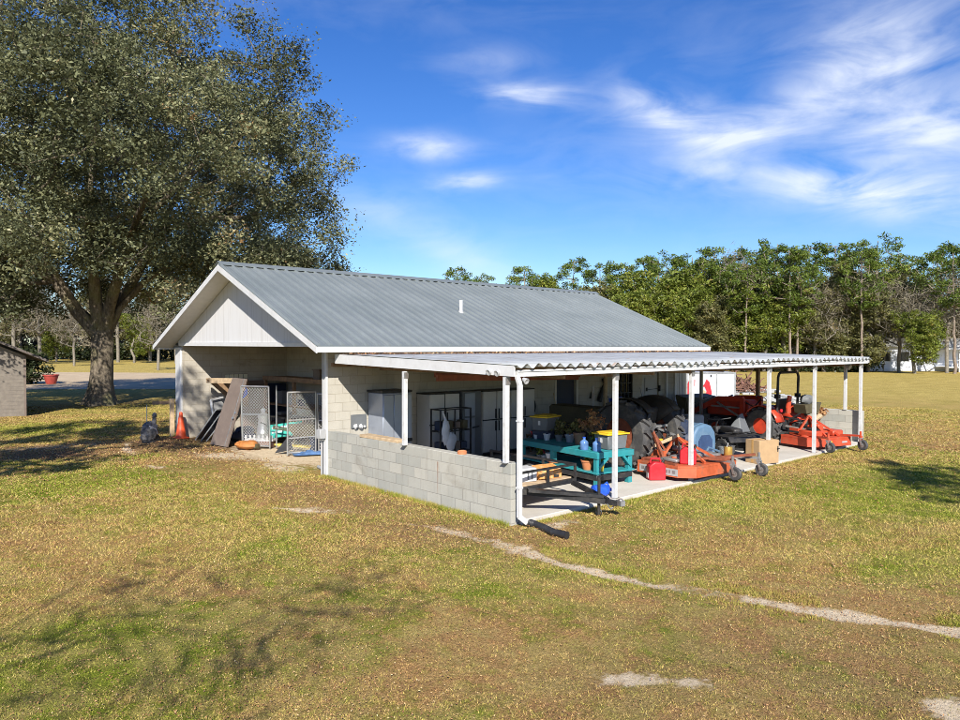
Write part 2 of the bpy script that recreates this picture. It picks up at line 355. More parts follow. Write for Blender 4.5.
def sand_mask(x, y):
    d, t = segdist(x, y, PATH)
    w = .20+.08*np.sin(t*1.9)+.06*np.sin(t*4.3+1)+.09*np.clip((t-21)/5, 0, 1)
    keep = np.clip(.62+.55*vnoise(t, t*0, 3, 1.6), 0, 1)*np.where((t > 7.0) & (t < 12.5), .22, 1)*np.where(t < 6, .75, 1)
    keep = np.where(t > 21, np.maximum(keep, .85), keep)
    s = np.clip(1.25-d/w, 0, 1)*keep
    for (px, py, r1, r2, a, st) in [(-3.1, -4.65, .42, .16, -.9, .8), (-2.82, -5.1, .24, .13, -.9, .8), (-1.6, -6.75, .34, .24, -.9, .9), (.45, -1.7, .4, .12, -1.2, .3),
                                (-1.5, 2.7, .5, .16, -1.0, .35), (-.45, 10.2, 1.5, .75, -.95, .75), (-.25, 7.6, 1.2, .5, 1.57, .7), (-3.0, 11.3, 1.2, .55, -.9, .35), (.55, -.55, .7, .28, .2, .62),
                                (.9, 9.5, 1.4, 2.8, 0, .95), (2.2, 11.5, 1.5, 3.0, 0, .95), (15.9, -1.2, .9, .4, .2, .35), (17.4, -2.0, 1.0, .35, -.4, .3), (-3.6, 15.0, 2.2, .8, 0, .45)]:
        c, n = math.cos(a), math.sin(a); u = (x-px)*c+(y-py)*n; v = -(x-px)*n+(y-py)*c
        s = np.maximum(s, st*np.clip(1.35-np.sqrt((u/r1)**2+(v/r2)**2), 0, 1))
    return s
def blob(x, y, L_):
    s_ = np.zeros_like(x)
    for (px, py, r1, r2, a, st) in L_:
        c, n = math.cos(a), math.sin(a); u = (x-px)*c+(y-py)*n; v = -(x-px)*n+(y-py)*c; s_ = np.maximum(s_, st*np.exp(-((u/r1)**2+(v/r2)**2)**1.5))
    return s_
def soil_mask(x, y):
    return np.clip(blob(x, y, [(-2.6, 13.9, 4.5, 1.5, -.05, 1), (.2, 11.2, 2.2, 2.6, 0, .8), (-1.2, 2.6, 1.1, 3.6, .05, .62), (-2.2, -5.2, 2.0, 1.4, -.8, .30), (3.2, -3.0, 2.0, .9, -.3, .3), (-5.5, 27, 5, 4, 0, .4), (1.4, 29.7, 4, 3, 0, .7)])*(1+.3*vnoise(x, y, 71, 1.3)), 0, 1)
def lush_mask(x, y):
    return np.clip(blob(x, y, [(7.2, -2.9, 5.5, 1.7, -.12, .8), (-4.6, 8.6, 2.2, 1.6, 0, .9), (-6.6, -.8, 1.3, 1.2, 0, .8), (-3.6, 1.2, 1.5, 1.3, .4, .5), (-1.9, -1.9, 1.0, .7, 0, .5), (13, -4, 5, 1.5, 0, .5), (-2.3, 11.6, 1.0, .5, 0, .9), (-3.0, 20, 3, 1.6, 0, .8), (1.0, 27.8, 3, 1, 0, .8), (2.6, -5.1, 1.2, .6, -.3, .6), (-.2, -7.2, 1.4, .8, 0, .5)])*(1+.4*vnoise(x, y, 72, 1.7)), 0, 1)
def axis(lo, hi, a, b, st):
    core = list(np.arange(a, b+1e-6, st)); up = []; s = st; x = b
    while x < hi: s *= 1.16; x += s; up.append(x)
    dn = []; s = st; x = a
    while x > lo: s *= 1.16; x -= s; dn.append(x)
    return np.array(dn[::-1]+core+up)
gx = axis(-700, 900, -10, 13, .09); gy = axis(-500, 1000, -9, 18, .09)
X, Y = np.meshgrid(gx, gy, indexing='ij'); x = X.ravel(); y = Y.ravel()
near = np.exp(-((x-0)**2+(y-0)**2)/30**2)
def hz(x, y):
    z = .022*vnoise(x, y, 11, 1.6)+.012*vnoise(x, y, 12, 5)
    d, t = segdist(x, y, PATH); z = z-.03*np.exp(-(d/.25)**2)
    inside = np.clip(np.minimum(np.minimum(x+.3, 16-x), np.minimum(y+.45, 16-y))/.25, 0, 1)
    z = z*(1-inside) - .03*inside
    return z*np.exp(-(x**2+y**2)/40**2)
z = hz(x, y)
ny = len(gy); I = np.arange((len(gx)-1)*len(gy)).reshape(-1, ny)[:, :-1].ravel()
F = np.stack([I, I+ny, I+ny+1, I+1], 1)
def lawn_color(k, blade=False):
    p = k.pos()
    big = k.noise(p, .16, 4, .55, .5); mid = k.noise(p, .75, 6, .65, .4); sm = k.noise(p, 5.0, 5, .7); fine = k.noise(p, 34.0, 5, .75); vf = k.noise(p, 110., 3, .7)
    g1 = k.mix(k.rng(fine, .35, .65), (.10, .135, .010), (.30, .345, .032))
    br = k.mix(k.rng(fine, .35, .65), (.25, .13, .045), (.62, .375, .155))
    ye = k.mix(k.rng(fine, .35, .65), (.29, .22, .060), (.59, .455, .17))
    # distance from the yard: the far field is dry straw
    sp = k.n('ShaderNodeSeparateXYZ'); k.L.new(p, sp.inputs[0])
    f1 = k.math('ADD', k.math('MULTIPLY', mid, .6), k.math('ADD', k.math('MULTIPLY', sm, .42), k.math('MULTIPLY', big, .5)))
    f1 = k.math('ADD', f1, k.math('MULTIPLY', k.math('SUBTRACT', k.attr('soil'), k.math('MULTIPLY', k.attr('lush'), 1.25)), .16)); dry = k.rng(f1, .68, .82)
    c = k.mix(dry, g1, br)
    c = k.mix(k.rng(k.noise(p, 1.6, 6, .7, .8), .42, .60, 0, .8), c, ye)
    c = k.mix(k.math('MULTIPLY', k.attr('lush'), k.rng(sm, .3, .6, .1, .6)), c, g1)
    c = k.mix(k.math('MULTIPLY', k.attr('soil'), k.rng(sm, .35, .6, .65, 1.0)), c, k.mix(k.rng(fine, .35, .65), (.12, .070, .042), (.30, .185, .11)))
    far = k.math('SQRT', k.math('ADD', k.math('POWER', sp.outputs[0], 2.0), k.math('POWER', sp.outputs[1], 2.0)))
    c = k.mix(k.rng(far, 19, 40, 0, .92), c, k.mix(k.rng(mid, .3, .7), (.42, .315, .08), (.62, .48, .145)))
    return c, sm, fine, vf
k = Mat('lawn_ground'); c, sm, fine, vf = lawn_color(k)
sa = k.attr('sand')
c = k.mix(k.rng(vf, .45, .65, 0, .8), c, (.04, .03, .018))
sandc = k.mix(k.rng(k.noise(k.pos(), 11, 8, .75), .3, .7), (.50, .39, .25), (.80, .67, .48))
smk = k.rng(k.math('ADD', sa, k.math('MULTIPLY', k.math('SUBTRACT', k.noise(k.pos(), 6, 9, .78), .5), 2.3)), .34, .72)
k.col(k.mix(smk, c, sandc)); k.rough(.95, 0, .1); k.bump(k.math('ADD', fine, k.math('MULTIPLY', vf, .6)), .9, .03)
ground_m = k.m
g = npmesh('ground', np.stack([x, y, z], 1), F, ground_m, attrs={'sand': sand_mask(x, y), 'soil': soil_mask(x, y), 'lush': lush_mask(x, y)}, smooth=True); struct(g)

# short grass blades and fallen leaves, real geometry in the yard
k = Mat('grass_blades'); c, *_ = lawn_color(k, True); t = k.attr('tint')
c = k.mix(.5, c, k.ramp(t, [(0, (.09, .14, .012)), (.3, (.23, .27, .026)), (.5, (.53, .42, .11)), (.72, (.65, .47, .21)), (.92, (.46, .25, .10)), (1, (.16, .08, .04))]))
k.col(c); k.rough(.8, 0, .15)
grass_m = k.m
def free(x, y):
    ok = ~((x > -.06) & (x < 15.3) & (y > -.08) & (y < 16))
    ok |= (x > -.02) & (x < 1.3) & (y > 9) & (y < 9.2)
    return ok
def scatter(n, rmin, rmax, pw, half, seed):
    r = np.random.default_rng(seed)
    u = r.random(n)
    R = (rmin**pw+(rmax**pw-rmin**pw)*u)**(1/pw)
    a = _A + r.uniform(-half, half, n)
    return CAM[0]+R*np.cos(a), CAM[1]+R*np.sin(a), R, r
bx, by, R, r = scatter(340000, 4.2, 40, .8, .74, 21)
sm_ = sand_mask(bx, by); gdens = .75+.35*vnoise(bx, by, 31, .8)
ok = free(bx, by) & (r.random(len(bx)) > np.clip(sm_*1.7-.12, 0, .93)) & (r.random(len(bx)) < gdens) & (by < 31) & (r.random(len(bx)) > soil_mask(bx, by)*.88)
bx, by, R = bx[ok], by[ok], R[ok]; n = len(bx)
nb = 4
bx = np.repeat(bx, nb); by = np.repeat(by, nb); R = np.repeat(R, nb); tn = np.repeat(r.random(n), nb); n = len(bx)
sc = np.clip(R/9, .8, 3.2)
bx = bx+r.normal(0, .026, n)*sc; by = by+r.normal(0, .026, n)*sc; bz = hz(bx, by)-.004
h = r.uniform(.007, .030, n)*np.clip(sc, .8, 1.5); w = .0044*sc*r.uniform(.7, 1.5, n)
a = r.uniform(0, 2*PI, n); le = r.uniform(.008, .045, n)*sc; la = r.uniform(0, 2*PI, n)
P0 = np.stack([bx-w*np.cos(a), by-w*np.sin(a), bz], 1); P1 = np.stack([bx+w*np.cos(a), by+w*np.sin(a), bz], 1); P2 = np.stack([bx+le*np.cos(la), by+le*np.sin(la), bz+h], 1)
V = np.stack([P0, P1, P2], 1).reshape(-1, 3); Fc = np.arange(3*n).reshape(-1, 3)
lu = lush_mask(bx, by); o = npmesh('grass', V, Fc, grass_m, attrs={'tint': np.repeat(np.clip((tn*.95+r.normal(0, .12, n)+.02)*(1-.5*lu), 0, 1), 3), 'lush': np.repeat(lu, 3), 'soil': np.repeat(soil_mask(bx, by)*.6, 3)})
stuff(o, 'short winter grass, green and dry straw, covering the yard', 'grass')
k = Mat('dead_leaf'); k.col(k.ramp(k.attr('tint'), [(0, (.11, .050, .024)), (.45, (.30, .14, .055)), (.8, (.44, .26, .11)), (1, (.56, .42, .22))])); k.rough(.7)
leaf_l = k.m
def flakes(name, x, y, z, s, mat, r, parent=None, flat=.5):
    n = len(x); d1 = r.normal(size=(n, 3)); d1[:, 2] *= flat; d1 /= np.linalg.norm(d1, axis=1)[:, None]
    d2 = np.cross(d1, np.stack([r.normal(0, flat, n), r.normal(0, flat, n), np.ones(n)], 1)); d2 /= np.linalg.norm(d2, axis=1)[:, None]
    c = np.stack([x, y, z], 1); s = s[:, None]
    V = np.stack([c-d1*s, c+d2*s*.55, c+d1*s, c-d2*s*.55], 1).reshape(-1, 3)
    return npmesh(name, V, np.arange(4*n).reshape(-1, 4), mat, parent, {'tint': np.repeat(r.random(n), 4)})
lx, ly, R, r = scatter(230000, 4.2, 34, .95, .74, 22)
ld = np.clip(.36+.42*vnoise(lx, ly, 41, .55)+.45*np.exp(-((lx+1.3)/2.2)**2)*(ly > -3)*(ly < 8)+.3*np.exp(-((lx+5)**2+(ly+3)**2)/9)+.6*soil_mask(lx, ly), .05, 1)
ok = free(lx, ly) & (r.random(len(lx)) < ld); lx, ly, R = lx[ok], ly[ok], R[ok]
o = flakes('fallen_leaves', lx, ly, hz(lx, ly)+r.uniform(.008, .034, len(lx)), r.uniform(.006, .015, len(lx))*np.clip(R/10, .8, 2.0), leaf_l, r)
stuff(o, 'brown and tan dead leaves scattered over the lawn', 'fallen leaves')

r = np.random.default_rng(29); segs = [((-.07, -.05), (-.07, 5.9), 1500, .05, .11), ((.25, -.13), (15.1, -.13), 2600, .05, .075), ((15.25, 0), (15.25, 5.5), 500, .06, .10), ((-.12, 14.9), (-.12, 15.3), 120, .06, .14)]
tx, ty, th = [], [], []
for (a_, b_, n_, sp_, hh_) in segs:
    f = r.random(n_); tx.append(a_[0]+(b_[0]-a_[0])*f+r.normal(0, sp_, n_)*(a_[0] != b_[0])*.3-np.abs(r.normal(0, sp_, n_))*(a_[0] == b_[0])*np.sign(5-a_[0])); ty.append(a_[1]+(b_[1]-a_[1])*f-np.abs(r.normal(0, sp_, n_))*(a_[1] == b_[1])); th.append(r.uniform(.3, 1, n_)*hh_)
for a_, b_ in zip(PATH[8:-1], PATH[9:]):
    n_ = int(np.hypot(*(b_-a_))*420); f = r.random(n_); q = a_+(b_-a_)*f[:, None]; dn = np.array([b_[1]-a_[1], a_[0]-b_[0]])/np.hypot(*(b_-a_)); sd_ = np.where(r.random(n_) < .75, -1, 1)
    off = sd_*(.17+np.abs(r.normal(0, .16, n_))); kp = vnoise(q[:, 0], q[:, 1], 63, 2.2) > -.35; tx.append((q[:, 0]+dn[0]*off)[kp]); ty.append((q[:, 1]+dn[1]*off)[kp]); th.append((r.uniform(.3, 1, n_)*.055)[kp])
tx, ty, th = np.concatenate(tx), np.concatenate(ty), np.concatenate(th); tx, ty, th = (np.repeat(q, 5) for q in (tx, ty, th)); n = len(tx); tx = tx+r.normal(0, .014, n); ty = ty+r.normal(0, .014, n)
kp = free(tx, ty); tx, ty, th = tx[kp], ty[kp], th[kp]; n = len(tx); bz = hz(tx, ty)-.004
a = r.uniform(0, 2*PI, n); w = .0045; le = r.uniform(.1, .9, n)*th; la = r.uniform(0, 2*PI, n)
V = np.stack([np.stack([tx-w*np.cos(a), ty-w*np.sin(a), bz], 1), np.stack([tx+w*np.cos(a), ty+w*np.sin(a), bz], 1), np.stack([tx+le*np.cos(la), ty+le*np.sin(la), bz+th], 1)], 1).reshape(-1, 3)
o = npmesh('edge_grass', V, np.arange(3*n).reshape(-1, 3), grass_m, attrs={'tint': np.repeat(np.clip(r.normal(.18, .2, n), 0, 1), 3)})
stuff(o, 'longer green grass along the wall foot, slab edge and bare path', 'grass')
# driveway beyond the oak
drv = M('pale_gravel', (.47, .37, .245), .95, var=.15, scale=.6, bump=.3, bscale=8); drv.node_tree.nodes['Principled BSDF'].inputs['Specular IOR Level'].default_value = .1
b = MB(); top = [(-60, 66), (-20, 60), (-3, 64), (4, 78), (9, 76.5), (13, 72.5), (18.5, 66.5), (26, 56), (40, 36)]
bot = [(-60, 45), (-20, 46), (-3, 47), (2, 45), (6, 42), (9.5, 39), (14, 36), (20, 32), (30, 25)]
b.add([(x, y, .012) for x, y in top]+[(x, y, .012) for x, y in bot], [(i, i+9, i+10, i+1) for i in range(8)])
struct(b.build('driveway', drv, smooth=False))

# ------------------------------------------------------------------ slab
b = MB(); b.bb(.2, 15.0, -.06, 5.9, -.15, .045)
for x in (3.75, 7.5, 11.25): pass
struct(b.build('concrete_slab', conc, bevel=.01))
b = MB(); b.bb(3.7, 14.5, 6.0, 14.85, -.15, .04); struct(b.build('garage_floor', conc))

# ------------------------------------------------------------------ garage building
GB = thing('garage_building', 'long grey concrete block garage with metal gable roof and open bay at its near end', 'building', (0, 5.9, 0))
def gpart(b, name, mat, parent=None, **k):      # vertices given in yard coordinates; moved to the garage's own origin
    b.v = [(x, y-5.9, z) for x, y, z in b.v]; return b.build(name, mat, parent or GB, **k)
T = .2
# front wall (toward the lean-to) with openings: dark door 7.7-8.6, window 10.7-11.5, white door 11.9-13.3
b = MB(); ops = [(7.68, 8.60, .05, 2.06), (10.68, 11.50, 1.05, 2.06), (12.0, 13.0, .05, 2.06)]
xs = 0.0
for (x0, x1, z0, z1) in ops:
    b.bb(xs, x0, 5.9, 6.1, -.1, 3.0); b.bb(x0, x1, 5.9, 6.1, z1, 3.0)
    if z0 > .3: b.bb(x0, x1, 5.9, 6.1, -.1, z0)
    xs = x1
b.bb(xs, 14.57, 5.9, 6.1, -.1, 3.0)
gpart(b, 'front_wall', block_in)
# far wall with a slot window, side returns
b = MB(); b.bb(0, 1.36, 14.8, 15.0, -.1, 3.0); b.bb(1.36, 2.15, 14.8, 15.0, -.1, 1.80); b.bb(1.36, 2.15, 14.8, 15.0, 1.97, 3.0); b.bb(2.15, 14.57, 14.8, 15.0, -.1, 3.0)
gpart(b, 'back_wall', block_bay)
b = MB(); b.bb(1.36, 2.15, 14.83, 14.97, 1.80, 1.97); sw = gpart(b, 'slot_window', M('window_bar', (.20, .17, .12), .8))
for i in range(5): b = MB(); b.bb(1.375+.157*i, 1.51+.157*i, 14.81, 14.835, 1.815, 1.955); gpart(b, 'sunlit_pane', M('sunlit_cream', (.80, .74, .56), .25, var=.05), sw)  # opaque cream panes: the sunlit field beyond the slot put into their colour
b = MB(); b.bb(3.58, 3.78, 6.1, 14.8, -.1, 3.0); gpart(b, 'bay_end_wall', block_bay)
b = MB(); b.bb(14.37, 14.57, 6.1, 14.8, -.1, 3.0); b.prism([(5.9, 3.0), (15.0, 3.0), (10.45, 4.86)], .2, Matrix(((0, 0, 1), (1, 0, 0), (0, 1, 0))), (14.37, 0, 0)); gpart(b, 'end_wall', block_in)
b = MB(); b.bb(.06, 14.3, 6.1, 14.8, 3.0, 3.03); gpart(b, 'ceiling', soffit)
# gable board over the bay
b = MB(); b.prism([(5.5, 3.0), (15.4, 3.0), (10.45, 4.97)], .05, Matrix(((0, 0, 1), (1, 0, 0), (0, 1, 0))), (-.02, 0, 0)); gpart(b, 'gable_board', siding)
b = MB(); b.bb(-.06, .12, 5.95, 15.0, 2.9, 2.998); gpart(b, 'bay_header', white)
# roof planes: ridge (10.45, 5.10), eaves y 5.24 / 15.66 at z 2.93
XR0, XR1 = -.62, 15.19; RZ0, EZ = 5.08, 2.93
def slope(y): return EZ+(RZ0-EZ)*(1-abs(y-10.45)/5.21)
b = MB()
for sgn in (-1, 1):
    ye = 10.45+sgn*5.23; 
    for t0, t1 in ((.0, .03),):
        vs = [(XR0, ye, EZ-.02), (XR1, ye, EZ-.02), (XR1, 10.45, RZ0-.01), (XR0, 10.45, RZ0-.01)]
        b.add([(x, y, z) for x, y, z in vs]+[(x, y, z+.02) for x, y, z in vs], [(0, 1, 2, 3), (4, 5, 6, 7), (0, 1, 5, 4), (1, 2, 6, 5), (2, 3, 7, 6), (3, 0, 4, 7)])
    x = XR0+.03
    while x < XR1:
        hw, tw, hh = .050, .011, .052
        y0, z0, y1, z1 = ye, EZ-.003, 10.45+sgn*.03, RZ0-.003
        b.add([(x-hw, y0, z0), (x+hw, y0, z0), (x+tw, y0, z0+hh), (x-tw, y0, z0+hh), (x-hw, y1, z1), (x+hw, y1, z1), (x+tw, y1, z1+hh), (x-tw, y1, z1+hh)],
              [(0, 1, 2, 3), (4, 5, 6, 7), (1, 2, 6, 5), (2, 3, 7, 6), (3, 0, 4, 7)])
        for q in (.10, .20):
            b.add([(x+q-.012, y0, z0), (x+q+.012, y0, z0), (x+q, y0, z0+.008), (x+q-.012, y1, z1), (x+q+.012, y1, z1), (x+q, y1, z1+.008)], [(0, 1, 2), (1, 2, 5, 4), (2, 0, 3, 5)])
        x += .305
roof = gpart(b, 'roof', galv, smooth=False)
b = MB()
for sgn in (-1, 1):
    vs = [(XR0-.02, 10.45+sgn*.17, slope(10.45+.17)+.046), (XR1+.02, 10.45+sgn*.17, slope(10.45+.17)+.046), (XR1+.02, 10.45, RZ0+.075), (XR0-.02, 10.45, RZ0+.075)]
    b.add(vs+[(x, y, z+.012) for x, y, z in vs], [(0, 1, 2, 3), (4, 5, 6, 7), (0, 1, 5, 4), (1, 2, 6, 5), (3, 0, 4, 7)])
gpart(b, 'ridge_cap', galv, roof, smooth=False)
# fascia and rake boards
b = MB()
for sgn in (-1, 1):
    ye = 10.45+sgn*5.23; b = MB(); b.bb(XR0, XR1, ye-.012 if sgn < 0 else ye-.03, ye+.03 if sgn < 0 else ye+.012, EZ-.145, EZ-.022)
    gpart(b, 'eave_fascia', white)
b = MB()
for xx in (XR0-.018, XR1+.002):
    for sgn in (-1, 1):
        ye = 10.45+sgn*5.215
        p = [(ye, EZ-.165), (10.45-sgn*.0, RZ0-.175), (10.45, RZ0-.012), (ye, EZ-.022)]
        vs = [(xx, y, z) for y, z in p]+[(xx+.02, y, z) for y, z in p]
        b = MB(); b.add(vs, [(0, 1, 2, 3), (4, 5, 6, 7), (0, 1, 5, 4), (1, 2, 6, 5), (2, 3, 7, 6), (3, 0, 4, 7)])
        gpart(b, 'rake_board', white)
b = MB()
for sgn in (-1, 1):
    ye = 10.45+sgn*5.18
    for xa, xb in ((XR0+.004, -.03), (14.58, XR1-.002)):
        p = [(ye, EZ-.10), (10.45, RZ0-.095)]
        b.add([(xa, p[0][0], p[0][1]), (xb, p[0][0], p[0][1]), (xb, p[1][0], p[1][1]), (xa, p[1][0], p[1][1])], [(0, 1, 2, 3)])
b.bb(.0, 14.57, 5.3, 5.88, 2.80, 2.815); b.bb(.0, 14.57, 15.02, 15.6, 2.80, 2.815)
gpart(b, 'soffit', soffit)
# corner trims, conduit with meter box
b = MB(); b.bb(-.05, .0, 5.86, 5.97, -.05, 2.9); gpart(b, 'corner_trim', white)
b = MB(); b.bb(-.05, .02, 14.86, 15.32, -.05, 2.85); gpart(b, 'far_pilaster', white, bevel=.01)
b = MB(); b.bb(-.20, -.055, 5.86, 6.04, .84, 1.05); b.bb(-.15, -.06, 5.9, 6.0, .80, .84); gpart(b, 'electrical_box', lgrey, bevel=.01)
b = MB(); b.tube([(-.08, 6.0, -.03), (-.08, 6.0, .84)], .02); b.tube([(-.08, 5.95, 1.05), (-.08, 5.95, 2.8)], .016); gpart(b, 'conduit', lgrey)
b = MB(); b.tube([(5.42, 7.6, slope(7.6)-.05), (5.42, 7.6, slope(7.6)+.36)], .055, 12); gpart(b, 'roof_vent_pipe', white)
b = MB(); b.tube([(5.42, 7.6, slope(7.6)-.05), (5.42, 7.6, slope(7.6)+.07)], [.10, .06], 12); gpart(b, 'pipe_flashing', lgrey)
# doors and window under the lean-to
b = MB(); b.bb(7.72, 8.56, 5.96, 6.0, .06, 2.02); d = gpart(b, 'dark_door', navy)
b = MB(); b.ball((7.8, 5.93, 1.0), .03); gpart(b, 'door_knob', steel, d)
b = MB(); b.bb(7.62, 7.68, 5.87, 5.9, .05, 2.10); b.bb(8.60, 8.66, 5.87, 5.9, .05, 2.10); b.bb(7.68, 8.60, 5.87, 5.9, 2.06, 2.12); gpart(b, 'door_frame', soffit, d)
b = MB(); b.bb(10.68, 11.50, 6.0, 6.02, 1.05, 2.06); wdw = gpart(b, 'window', darkglass)
b = MB()
for q in np.linspace(10.70, 11.48, 5): b.bb(q-.014, q+.014, 5.93, 5.98, 1.07, 2.04)
for q in (1.07, 1.40, 1.72, 2.04): b.bb(10.69, 11.49, 5.935, 5.975, q-.013, q+.013)
gpart(b, 'window_bars', black, wdw)
b = MB(); b.bb(12.04, 12.96, 5.94, 5.98, .06, 2.02); d = gpart(b, 'white_door', lgrey, bevel=.004)
b = MB(); b.bb(12.2, 12.8, 5.925, 5.94, 1.15, 1.85); b.bb(12.2, 12.8, 5.925, 5.94, .25, .95); gpart(b, 'door_panel', lgrey, d, bevel=.01)
b = MB(); b.bar((12.3, 5.90, 1.45), (13.05, 5.90, 1.47), .02); b.bb(12.28, 12.34, 5.89, 5.94, 1.40, 1.52); b.bb(13.0, 13.06, 5.86, 5.94, 1.38, 1.58); gpart(b, 'door_closer', black, d)
b = MB(); b.bb(13.35, 13.43, 5.82, 5.9, .05, 2.55); b.bb(13.9, 14.0, 5.84, 5.9, .05, 2.55); gpart(b, 'door_post', white)
b = MB()
for i in range(6): b.bb(14.03+.09*i, 14.10+.09*i, 5.86, 5.9, .05, 2.5)
gpart(b, 'metal_door_panel', fridgem)
# wooden shelving in the bay
SH = thing('storage_shelving', 'dark wooden shelving along the end wall of the open bay behind the dog gates', 'shelving', (2.6, 6.3, 0))
b = MB(); b.bb(0, .9, 0, 8.3, 1.82, 1.87); b.bb(0, .9, 0, 8.3, .95, .99); b.bb(0, .9, 0, 8.3, .30, .34); b.bb(-.03, 0, 0, 8.3, 1.76, 1.90); b.build('shelf_board', wood, SH)
for yy in (.1, 2.3, 4.1, 6.2, 8.2):
    b = MB(); b.bb(.0, .09, yy-.05, yy+.05, 0, 1.80); b.build('post', wood, SH)
rr = random.Random(5)
for i in range(26):
    yy = rr.uniform(.2, 8.0); w = rr.uniform(.2, .5); hh = rr.uniform(.15, .42); zz = rr.choice([.34, .99, 1.87])
    if zz > 1.5 and rr.random() < .6: continue
    kind = rr.random(); nm = ['box', 'tub', 'can'][int(kind*3)]; mt = rr.choice([navy, cardb, grey, wood, olive, dsteel, browndoor])
    b = MB()
    if nm == 'can': b.lathe([(.12, 0), (.125, .02), (.12, .04), (.12, hh*.8), (.10, hh*.9)], (.35, yy, zz), 14)
    elif nm == 'tub':
        b.prism([(-w/2, -.2), (w/2, -.2), (w/2, .2), (-w/2, .2)], hh*.8, None, (.4, yy, zz)); b.box((.4, yy, zz+hh*.8+.015), (w+.05, .45, .03))
    else: b.box((.4, yy, zz+hh/2), (.4, w, hh)); b.box((.4, yy, zz+hh+.003), (.05, w, .006))
    o = b.build('storage_'+nm, mt, None, bevel=.006); o.location = (2.6, 6.3, 0)
    lv = {.34: 'bottom', .99: 'middle', 1.87: 'top'}[zz]
    tag(o, f'dim storage {nm} on the {lv} shelf of the wooden shelving in the open bay', nm, f'clutter on the {lv} shelf in the bay')

# ------------------------------------------------------------------ lean-to
LT = thing('lean_to', 'open sided lean-to with corrugated metal roof on slim white posts along the garage', 'lean-to', (0, 0, 0))
nx = int(15.2/.27*10); xs = np.linspace(-.07, 15.22, nx); ys = np.array([-.17, 1.2, 2.6, 4.0, 5.32])
Xs, Ys = np.meshgrid(xs, ys, indexing='ij')
sag = .012*np.sin(Xs*2.1)+.01*np.sin(Xs*.7+1)+.009*np.sin(Xs*9.7+np.sin(Xs*3)*2)
Zs = 2.60+(Ys+.17)/5.49*.125+.036*np.cos((Xs+.07)*2*PI/.27)+sag*(Ys < 1)
I = np.arange((nx-1)*5).reshape(-1, 5)[:, :-1].ravel()
sheet = npmesh('corrugated_roof', np.stack([Xs, Ys, Zs], -1).reshape(-1, 3), np.stack([I, I+5, I+6, I+1], 1), corr, LT, smooth=True)
so = sheet.modifiers.new('thick', 'SOLIDIFY'); so.thickness = .008
rr_ = np.random.default_rng(9); q = 2600
dx = rr_.uniform(0, 14.9, q); dy = 5.2-np.abs(rr_.normal(0, .16, q)); 
o = flakes('roof_leaf_litter', dx, np.clip(dy, 4.4, 5.3), 2.735+rr_.uniform(0, .03, q), rr_.uniform(.02, .05, q), leaf_l, rr_); stuff(o, 'dead brown leaves caught where the lean-to roof meets the eave', 'leaf litter')
b = MB(); b.bb(.05, 15.1, -.10, -.02, 2.435, 2.545); b.bb(.05, 15.1, -.115, -.10, 2.515, 2.545); b.bb(.05, 15.1, -.115, -.10, 2.435, 2.455); b.build('front_beam', white_m, LT)
b = MB(); b.add([(-.06, 5.45, 2.54), (-.06, 5.45, 2.745), (-.06, -.12, 2.62), (-.06, -.12, 2.44), (-.03, 5.45, 2.54), (-.03, 5.45, 2.745), (-.03, -.12, 2.62), (-.03, -.12, 2.44)],
             [(0, 1, 2, 3), (7, 6, 5, 4), (0, 4, 5, 1), (1, 5, 6, 2), (2, 6, 7, 3), (3, 7, 4, 0)]); b.build('side_fascia', white, LT)
b = MB(); b.bb(15.15, 15.18, -.12, 5.45, 2.45, 2.58); b.build('end_fascia', white, LT)
b = MB()
for yy in (1.3, 2.9, 4.4, 5.7): b.bb(.0, 15.1, yy-.03, yy+.03, 2.46, 2.545)
b.build('purlin', wood, LT)
b = MB()
for xx in np.arange(1.3, 15, 1.36): b.bar((xx, -.02, 2.41), (xx, 5.7, 2.41), .045, .10)
b.build('rafter', wood, LT)
POSTS = [(2.78, 0, .045), (5.44, 0, .045), (8.97, 0, .045), (11.6, 0, .045), (14.80, -.02, .045), (.0, .12, 1.0), (-.02, 2.92, 1.0), (15.0, .5, .98)]
for (px, py, pz) in POSTS:
    b = MB(); b.bb(px-.042, px+.042, py-.042, py+.042, pz, 2.44); p = b.build('post', white_m, LT, bevel=.006)
    b = MB(); b.bb(px-.075, px+.075, py-.06, py+.06, pz, pz+.008); b.build('base_plate', dsteel, p); b = MB(); b.bb(px-.05, px+.05, py-.05, py-.0425, 2.30, 2.42); b.build('top_bracket', dsteel, p)
b = MB(); b.tube([(8.88, 5.0, .045), (8.88, 5.0, 2.42)], .06, 9); b.build('wood_post', wood_l, LT)
b = MB(); b.bb(12.75, 12.83, 4.1, 4.18, .045, 2.42); b.build('inner_post', steel, LT)
b = MB(); b.bb(14.4, 14.5, 3.0, 3.1, .045, 2.42); b.build('brown_post', wood, LT)
